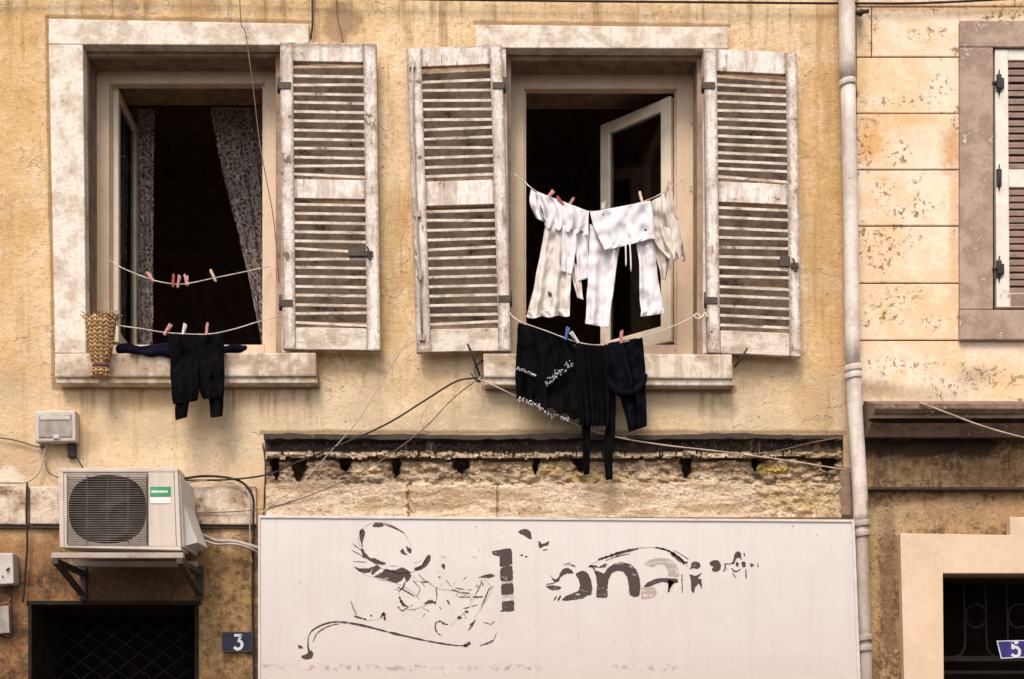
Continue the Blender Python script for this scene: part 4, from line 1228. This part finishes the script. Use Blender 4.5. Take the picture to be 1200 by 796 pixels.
# iron drying hooks
mb = MB(); mb.ptube([(548, 403, .13), (555, 420, .11), (562, 440, .02)], .007, .1); mb.ptube([(566, 422, .02), (556, 432, .08), (561, 446, .12)], .006, .1); mb.ptube([(552, 438, .1), (561, 448, .12), (566, 440, .06)], .005, .1)
mb.build('drying_hook', 'dark_steel', None, 'rusty iron hook left of the middle window sill, cables tied to it', 'hook', 'iron hooks for washing lines')
mb = MB(); mb.ptube([(876, 408, .12), (868, 421, .10), (861, 430, .02)], .006, .1); mb.ptube([(862, 418, .02), (870, 420, .1)], .005, .1)
mb.build('drying_hook', 'dark_steel', None, 'rusty iron hook under the right shutter of the middle window', 'hook', 'iron hooks for washing lines')


# ---------------------------------------------------------------- number plates
def number_plate(name, label, corners, d, mat, rimmat, digit, cxp, cyp, size, slant):
    t = thing(name, label, 'number plate', W(sum(c[0] for c in corners) / 4, max(c[1] for c in corners), d))
    mb = MB(); mb.poly(corners, d, d - .012, 0, .002); mb.build('plate', mat, t)
    mb = MB()
    k = [(a[0] + (cxp - a[0]) * .06, a[1] + (cyp - a[1]) * .10) for a in corners]
    for i in range(4):
        a, b = corners[i], corners[(i + 1) % 4]; a2, b2 = k[i], k[(i + 1) % 4]
        mb.poly([a, b, b2, a2], d + .001, d - .002)
    mb.build('rim', rimmat, t)
    s = size
    mb = MB()
    if digit == '5':
        strokes = [(.18, (-.10, -.5), (-.20, -.02)), (.2, (-.14, -.45), (.24, -.47)), (.20, (-.20, -.04), (-.02, -.16), (.2, -.06), (.26, .18), (.14, .42), (-.1, .48), (-.28, .36))]
    else:
        strokes = [(.18, (-.24, -.46), (.24, -.46)), (.15, (.22, -.44), (.02, -.10)), (.20, (.0, -.10), (.2, -.02), (.27, .2), (.15, .43), (-.08, .48), (-.26, .36))]
    for st in strokes:
        P = [Vector((cxp + s * x + slant * s * y, cyp + s * y, 0)) for x, y in st[1:]]
        C = catmull(P, 6) if len(P) > 2 else P
        w = st[0] * s / 2
        for i in range(len(C) - 1):
            tt = (C[i + 1] - C[i]).normalized(); n = Vector((-tt.y, tt.x, 0)) * w
            e = tt * .4
            mb.poly([((C[i] + n - e).x, (C[i] + n - e).y), ((C[i + 1] + n + e).x, (C[i + 1] + n + e).y), ((C[i + 1] - n + e).x, (C[i + 1] - n + e).y), ((C[i] - n - e).x, (C[i] - n - e).y)], d + .002 + .00005 * i, d - .002)
    mb.build('numeral', 'enamel_white', t)
    return t


number_plate('number_plate', 'dark blue enamel number plate reading 3 beside the left door', [(260, 740.5), (296, 740.5), (295, 764), (260, 764)], .025, 'enamel_navy', 'dark_steel', '3', 279, 752.5, 17, 0)
number_plate('number_plate', 'bright blue enamel number plate reading 5 hanging before the right door grille', [(1168, 751), (1212, 750), (1216, 770), (1173, 772)], .06, 'enamel_blue', 'enamel_white', '5', 1190, 761, 17, .15)

# ---------------------------------------------------------------- washing lines and pegs
def wline(pts, d, label, r=.0032):
    mb = MB(); mb.ptube(pts, r, d, seg=6, smooth=6)
    return mb.build('washing_line', 'line', None, label, 'washing line', 'washing lines across the windows')


wline([(128, 305, -.2), (145, 315, -.1), (178, 328, -.05), (204, 333, -.05), (222, 332, -.05), (251, 326, -.05), (285, 319, -.1), (316, 312, -.2)], -.05, 'washing line inside the left window, bare but for pegs')
wline([(102, 372, .03), (137, 381, .12), (170, 386, .15), (195, 390, .16), (240, 392, .16), (270, 387, .16), (300, 378, .13), (329, 370, .08)], .15, 'washing line at the left window sill with the black leggings')
wline([(602, 204, .0), (612, 211, .03), (626, 223, .06), (650, 237, .06), (690, 248, .06), (730, 243, .06), (763, 233, .06), (786, 220, .04), (806, 206, .0)], .06, 'washing line across the middle window with the white laundry')
wline([(594, 362, .04), (606, 375, .15), (640, 388, .17), (680, 402, .17), (712, 404, .17), (750, 396, .17), (790, 382, .15), (812, 372, .1), (830, 368, .06)], .16, 'washing line over the middle window sill with the black laundry')
mb = MB()
mb.ptube([(812, 372), (817, 368), (822, 373), (826, 367), (829, 372)], .006, .1, smooth=5); mb.ptube([(811, 369), (818, 374), (825, 370)], .005, .105, smooth=4)
mb.build('cord_knot', 'line', None, 'knotted end of cord at the right jamb of the middle window', 'cord knot')

mb = MB()
for sgn in (-1, 1):
    mb.hexa([Vector(p) for p in ((-.0055, sgn * .003 - .003, -.022), (.0055, sgn * .003 - .003, -.022), (.0055, sgn * .003 + .003, -.022), (-.0055, sgn * .003 + .003, -.022),
                                 (-.0055, sgn * .010 - .003, .048), (.0055, sgn * .010 - .003, .048), (.0055, sgn * .010 + .003, .048), (-.0055, sgn * .010 + .003, .048))], 0, .0015)
mb.tube([Vector((-.007, 0, .012)), Vector((.007, 0, .012))], .005, 8, smooth=1)
peg0 = mb.build('clothes_peg', 'peg_pink', None, offset=(0, 0, 0))
PEGS = [  # x, y, depth, tilt, material, label
    (178, 327, -.05, -35, 'peg_pink', 'pink peg leaning left at the curtain end of the bare line in the left window'),
    (203, 332, -.05, 3, 'peg_red', 'red peg upright on the bare line inside the left window'),
    (209, 333, -.05, 8, 'peg_pink', 'small pink peg right beside the red one on the bare line'),
    (219, 331, -.05, -18, 'peg_pink', 'pink peg tilted left near the middle of the bare line in the left window'),
    (251, 326, -.05, -25, 'peg_wood', 'pale wooden peg alone at the right of the bare line in the left window'),
    (195, 389, .16, 35, 'peg_pink', 'pink peg leaning right at the left edge of the black leggings'),
    (215, 390, .16, 12, 'peg_white', 'whitish peg in the middle of the black leggings'),
    (242, 389, .16, 6, 'peg_pink', 'pink peg at the right leg of the black leggings'),
    (642, 232, .075, 45, 'peg_pink', 'pink peg leaning right on the frilled top of the white shirt'),
    (659, 239, .075, -40, 'peg_red', 'reddish peg leaning left on the white shirt'),
    (667, 241, .075, 30, 'peg_pink', 'pink peg leaning right on the white shirt next to the reddish one'),
    (707, 247, .085, 4, 'peg_white', 'whitish peg holding the left end of the white trousers'),
    (752, 235, .085, -14, 'peg_wood', 'pale wooden peg at the right end of the white trousers'),
    (781, 223, .075, 20, 'peg_wood', 'pale wooden peg at the top of the cream blouse'),
    (664, 394, .185, 12, 'peg_blue', 'blue peg at the right corner of the black sequinned skirt'),
    (675, 398, .185, -40, 'peg_white', 'white peg leaning left beside the blue peg'),
    (707, 401, .185, -4, 'peg_wood', 'pale wooden peg between the black pleated skirt and navy shirt'),
    (728, 398, .185, 4, 'peg_pink', 'pink peg upright on the navy black shirt'),
]
for i, (x, y, d, tilt, m, lab) in enumerate(PEGS):
    o = peg0 if i == 0 else peg0.copy()
    if i: COL.objects.link(o)
    o.location = W(x, y, d)
    o.rotation_euler = (math.radians(random.uniform(-8, 8)), math.radians(tilt), math.radians(random.uniform(-35, 35)))
    o.scale = (1.25, 1.1, 1.05)
    o.material_slots[0].link = 'OBJECT'; o.material_slots[0].material = M[m]
    tag(o, lab, 'clothes peg', 'clothes pegs on the washing lines')

# ---------------------------------------------------------------- laundry
g = 'garments drying on the lines'
# white shirt with frilled hem
mb = MB()
mb.cloth([(622, 222, 634, 229), (621, 238, 634, 246), (628, 256, 641, 262)], .075, .02, 1.5, 11, 12, 16, 0, wr=.012)
mb.cloth([(628, 224, 690, 248), (633, 238, 690, 254), (637, 254, 690, 264), (638, 266, 689, 274)], .082, .020, 4.5, 12, 44, 18, 0, hem=2.5, wr=.01, grow=.8)
mb.cloth([(640, 258, 674, 268), (633, 296, 672, 296), (626, 336, 669, 336), (618, 372, 667, 369)], .058, .020, 2.6, 13, 30, 34, 1, hem=1.5, wr=.014)
mb.cloth([(655, 262, 677, 270), (657, 292, 675, 296), (658, 318, 670, 322)], .078, .014, 1.6, 14, 12, 20, 0, wr=.012)
mb.cloth([(674, 262, 690, 265), (675, 296, 690, 298), (677, 330, 690, 326)], .066, .012, 1.6, 15, 10, 20, 0, wr=.01)
mb.cloth([(667, 300, 676, 310), (672, 330, 681, 332), (677, 349, 684, 352)], .062, .010, 1.3, 16, 10, 20, 1, wr=.01)
mb.cloth([(619, 365, 667.4, 362), (617.4, 373, 667.6, 370.4)], .066, .018, 2.6, 13, 30, 5, 1, hem=1.0, wr=.01)
sh = mb.build('shirt', ['white_cloth', 'warm_cloth'], None, 'white shirt with a frilled edge hung upside down, leftmost of the white laundry', 'shirt', g, thick=.003, sub=1)
mb = MB(); mb.poly([(642, 344), (645, 342), (647, 345), (646, 349), (643, 347)], .098, .094); mb.box(641.5, 341.5, 643, 343, .098, .094); mb.build('chest_emblem', 'cable_dark', sh)
# white drawstring trousers folded over the line
mb = MB()
mb.cloth([(691, 262, 728, 284), (690, 300, 724, 302), (688, 340, 719, 342), (686, 379, 713, 384)], .062, .014, 1.6, 21, 26, 36, 0, hem=.5, wr=.012)
mb.cloth([(745, 280, 767, 276), (749, 308, 769, 308), (749, 338, 773, 338), (751, 371, 778, 367)], .062, .012, 1.5, 22, 20, 34, 0, hem=.5, wr=.012)
mb.cloth([(691, 249, 763, 235), (695, 264, 765, 250), (702, 280, 766, 266), (708, 293, 767, 278)], .090, .009, 3.2, 23, 44, 20, 0, wr=.012)
mb.cloth([(686, 374, 713.3, 379), (685.6, 379.6, 713.6, 384.6)], .072, .010, 1.6, 25, 26, 4, 0)
mb.cloth([(751, 365.5, 777.6, 361.5), (750.6, 371.6, 778.6, 367.6)], .072, .008, 1.5, 26, 20, 4, 0)
mb.cloth([(707, 290, 767, 275.5), (708, 294, 767, 279.5)], .100, .004, 5, 24, 40, 4, 0)
tr = mb.build('trousers', 'white_cloth', None, 'white drawstring trousers folded over the line in the middle window', 'trousers', g, thick=.004, sub=1)
mb = MB(); mb.ptube([(733, 286), (733.5, 300), (733.5, 312)], .0045, .108); mb.ptube([(738, 285), (739, 300), (739.5, 318)], .0045, .108); mb.build('drawstring', 'white_cloth', tr)
mb = MB(); mb.poly([(755, 269), (757, 268), (758, 270), (756, 271)], .116, .112); mb.build('pocket_mark', 'purple_cloth', tr)
# cream blouse
mb = MB()
mb.cloth([(764, 236, 787, 222), (764, 258, 794, 252), (767, 282, 800, 276), (784, 303, 803, 302)], .070, .020, 2.8, 31, 30, 28, 0, hem=2, wr=.014)
mb.cloth([(765, 262, 786, 268), (768, 296, 788, 298), (774, 318, 785, 316), (776, 328, 781, 329)], .060, .014, 2, 32, 20, 24, 0, wr=.012)
mb.cloth([(786, 250, 797, 262), (787, 284, 799, 286), (788, 305, 794, 306)], .090, .010, 1.2, 33, 10, 18, 0, wr=.01)
mb.build('blouse', 'cream_cloth', None, 'cream lacy blouse bunched at the right end of the white laundry', 'blouse', g, thick=.003, sub=1)
# black sequinned skirt
mb = MB()
mb.cloth([(607, 378, 668, 398), (605, 408, 678, 414), (604, 440, 684, 452), (605, 466, 690, 496)], .17, .016, 5, 41, 60, 40, 0, hem=2.5, wr=.012)
sk = mb.build('skirt', 'black_cloth', None, 'black skirt with pale sequin trims, leftmost of the black laundry', 'skirt', g, thick=.004, sub=1)
mb = MB()
rnd = random.Random(9)
def dots(pts, n, sp, r=.0045):
    C = catmull([Vector((x, y, 0)) for x, y in pts], 12)
    for k in range(n):
        p = C[int(rnd.random() * (len(C) - 1))]
        c = W(p.x + rnd.gauss(0, sp), p.y + rnd.gauss(0, sp), .205)
        rr = r * rnd.uniform(.6, 1.3)
        mb.tube([c + Vector((0, .018, 0)), c], rr, 6, smooth=1)
dots([(607, 432), (618, 436), (630, 441)], 36, .7); dots([(640, 450), (655, 437), (671, 425)], 60, 2.0, .0038); dots([(607, 467), (625, 474), (645, 484), (668, 492)], 60, 1.6, .0036)
mb.build('sequin_trim', 'sequin', sk, kind='stuff')
# black pleated skirt
mb = MB()
mb.cloth([(674, 404, 713, 405), (675, 440, 714, 440), (678, 480, 714, 478), (679, 499, 713, 500)], .19, .012, 6, 51, 60, 30, 0, hem=1, wr=.006)
mb.build('skirt', 'black_cloth', None, 'plain black pleated skirt in the middle of the black laundry', 'skirt', g, thick=.004, sub=1)
# long black stockings hanging behind
mb = MB()
mb.cloth([(680, 404, 693, 404), (681, 460, 693, 460), (682, 510, 692, 510), (684, 557, 691, 556)], .155, .006, 1, 55, 10, 30, 0, wr=.006)
mb.cloth([(709, 404, 722, 404), (709, 460, 722, 460), (710, 500, 721, 500), (707, 530, 718, 532), (710, 563, 718, 562)], .155, .006, 1, 56, 10, 30, 0, wr=.006)
mb.cloth([(680, 403, 722, 403), (681, 420, 721, 420)], .152, .004, 2, 57, 12, 6, 0)
mb.build('stockings', 'black_cloth', None, 'long thin black stockings reaching down over the broken cornice', 'stockings', g, thick=.006, sub=1)
# navy black shirt with a swag
mb = MB()
mb.cloth([(712, 402, 753, 395), (714, 424, 755, 418), (720, 446, 757, 440), (730, 476, 757, 468), (737, 507, 758, 500)], .172, .014, 2.5, 61, 34, 40, 0, wr=.012)
mb.cloth([(708, 404, 730, 402), (710, 430, 738, 432), (716, 452, 742, 454), (722, 462, 736, 464)], .195, .012, 2, 62, 20, 24, 0, wr=.012)
mb.ptube([(709, 436), (716, 452), (728, 461), (742, 460), (753, 450), (757, 438)], lambda t: .008 + .013 * math.sin(math.pi * t), .190, seg=12, smooth=6)
mb.build('shirt', 'navy_cloth', None, 'navy black shirt with a drooping swag, rightmost of the black laundry', 'shirt', g, thick=.004, sub=1)
# black leggings at the left window
mb = MB()
mb.cloth([(197, 391, 233, 392), (199, 425, 234, 425), (201, 462, 233, 462), (203, 474, 231, 470)], .17, .012, 2, 71, 26, 30, 0, wr=.012)
mb.cloth([(205, 462, 224, 464), (205, 478, 221, 478), (206, 493, 219, 489)], .168, .008, 1, 72, 14, 14, 0)
mb.cloth([(228, 393, 263, 391), (230, 425, 263, 425), (232, 455, 263, 455), (238, 468, 262, 466)], .175, .012, 2, 73, 26, 30, 0, wr=.012)
mb.cloth([(244, 458, 262, 458), (245, 476, 262, 476), (247, 490, 261, 488)], .172, .008, 1, 74, 14, 14, 0)
mb.build('leggings', 'black_cloth', None, 'black leggings hanging over the left window sill', 'leggings', g, thick=.006, sub=1)
# dark purple cloth on the sill
mb = MB()
mb.tube([W(x, y, .07) for x, y in ((136, 409), (160, 410), (190, 411), (215, 410), (240, 411), (268, 410), (290, 408))], lambda t: .038 * (.55 + .45 * math.sin(math.pi * min(1, t * 1.1 + .05))) + .010 * math.sin(t * 23), 12, smooth=6)
mb.tube([W(x, y, .11) for x, y in ((150, 411), (185, 413), (225, 414), (266, 413))], lambda t: .026 * (.5 + .5 * math.sin(math.pi * t)) + .006 * math.sin(t * 31), 10, smooth=6)
o = mb.build('rolled_cloth', 'purple_cloth', None, 'dark purple cloth bundled along the left window sill', 'cloth', sub=1)
for v in o.data.vertices:
    v.co += Vector((0, 0, .012)) * noise.noise(v.co * 14) + Vector((0, .012, 0)) * noise.noise(v.co * 11 + Vector((5, 5, 5)))
# straw peg bag
pb = thing('peg_bag', 'orange brown plaited straw peg bag hanging at the left end of the left window', 'peg bag', W(118, 441, .14))
mb = MB()
H = W(118, 372, .14).z - W(118, 441, .14).z
c = W(118, 441, .14)
mb.lathe([(.012, 0), (.045, .006), (.052, .03), (.040, .055), (.036, .062), (.055, .085), (.068, .15), (.078, .22), (.088, .30), (.094, H), (.088, H - .006), (.075, H - .08), (.03, H - .10)], c, 28, 0, 1, .6)
for v in mb.bm.verts:
    if v.co.z > c.z + H - .02: v.co.z += .012 * math.sin(math.atan2(v.co.y - c.y, v.co.x - c.x) * 6)
mb.build('net', 'basket', pb)
mb = MB(); mb.lathe([(.040, .050), (.047, .056), (.047, .064), (.040, .070)], c, 24, 0, 1, .66); mb.build('tie', 'tie', pb)
mb = MB()
rs = random.Random(4)
for k in range(46):
    a = rs.uniform(0, 6.28); r = .090
    p = c + Vector((r * math.cos(a), r * .6 * math.sin(a), H - .01)); l = rs.uniform(.012, .04)
    mb.tube([p, p + Vector((math.cos(a) * l * .3 + rs.gauss(0, .006), math.sin(a) * l * .3, l * .5)), p + Vector((math.cos(a) * l * .8 + rs.gauss(0, .01), math.sin(a) * .01, l))], .0022, 5, smooth=2)
for k in range(26):
    a = rs.uniform(0, 6.28)
    p = c + Vector((.045 * math.cos(a), .028 * math.sin(a), .012)); l = rs.uniform(.01, .03)
    mb.tube([p, p + Vector((math.cos(a) * l * .5, math.sin(a) * .01, -l))], .0022, 5, smooth=1)
mb.build('loose_straw', 'basket', pb, kind='stuff')
mb = MB(); mb.ptube([(101, 372, .14), (99, 360, .08), (98, 356, .04)], .004, .1); mb.ptube([(136, 372, .14), (138, 366, .14), (138, 381, .12)], .004, .1); mb.build('cord', 'line', pb)

# ---------------------------------------------------------------- light, sky, camera
w = bpy.data.worlds.new('World'); SC.world = w; w.use_nodes = True
nt = w.node_tree; bg = nt.nodes['Background']
sky = nt.nodes.new('ShaderNodeTexSky'); sky.sky_type = 'NISHITA'; sky.sun_disc = False
EL, AZ = math.radians(56), math.radians(-16)
S = Vector((math.sin(AZ) * math.cos(EL), -math.cos(AZ) * math.cos(EL), math.sin(EL)))
sky.sun_elevation = EL; sky.sun_rotation = math.atan2(S.x, S.y); sky.dust_density = 4.0; sky.air_density = 1.0
hs = nt.nodes.new('ShaderNodeHueSaturation'); hs.inputs['Saturation'].default_value = .08      # overcast: the blue is veiled
nt.links.new(sky.outputs[0], hs.inputs['Color']); nt.links.new(hs.outputs[0], bg.inputs['Color'])
bg.inputs['Strength'].default_value = .12
ld = bpy.data.lights.new('sun', 'SUN'); ld.energy = 1.5; ld.angle = math.radians(22); ld.color = (1, .89, .75)
lo = bpy.data.objects.new('sun', ld); COL.objects.link(lo); lo.rotation_euler = S.to_track_quat('Z', 'Y').to_euler(); lo.location = S * 20

cd = bpy.data.cameras.new('camera'); cam = bpy.data.objects.new('camera', cd); COL.objects.link(cam)
cam.location = (0, -D, EYE_Z); cam.rotation_euler = (math.radians(90), 0, 0)
cd.sensor_width = 36; cd.lens = 36 * D / 6.0
cd.shift_y = (2.1 + 398 / PXM - EYE_Z) / 6.0
cd.clip_end = 500; cd.clip_start = .05
SC.camera = cam
vs = SC.view_settings
vs.view_transform = 'Standard'; vs.look = 'None'; vs.gamma = 1; vs.use_curve_mapping = False
vs.exposure = 0.9
for o in list(SC.objects):
    if 'at_base' in o: del o['at_base']
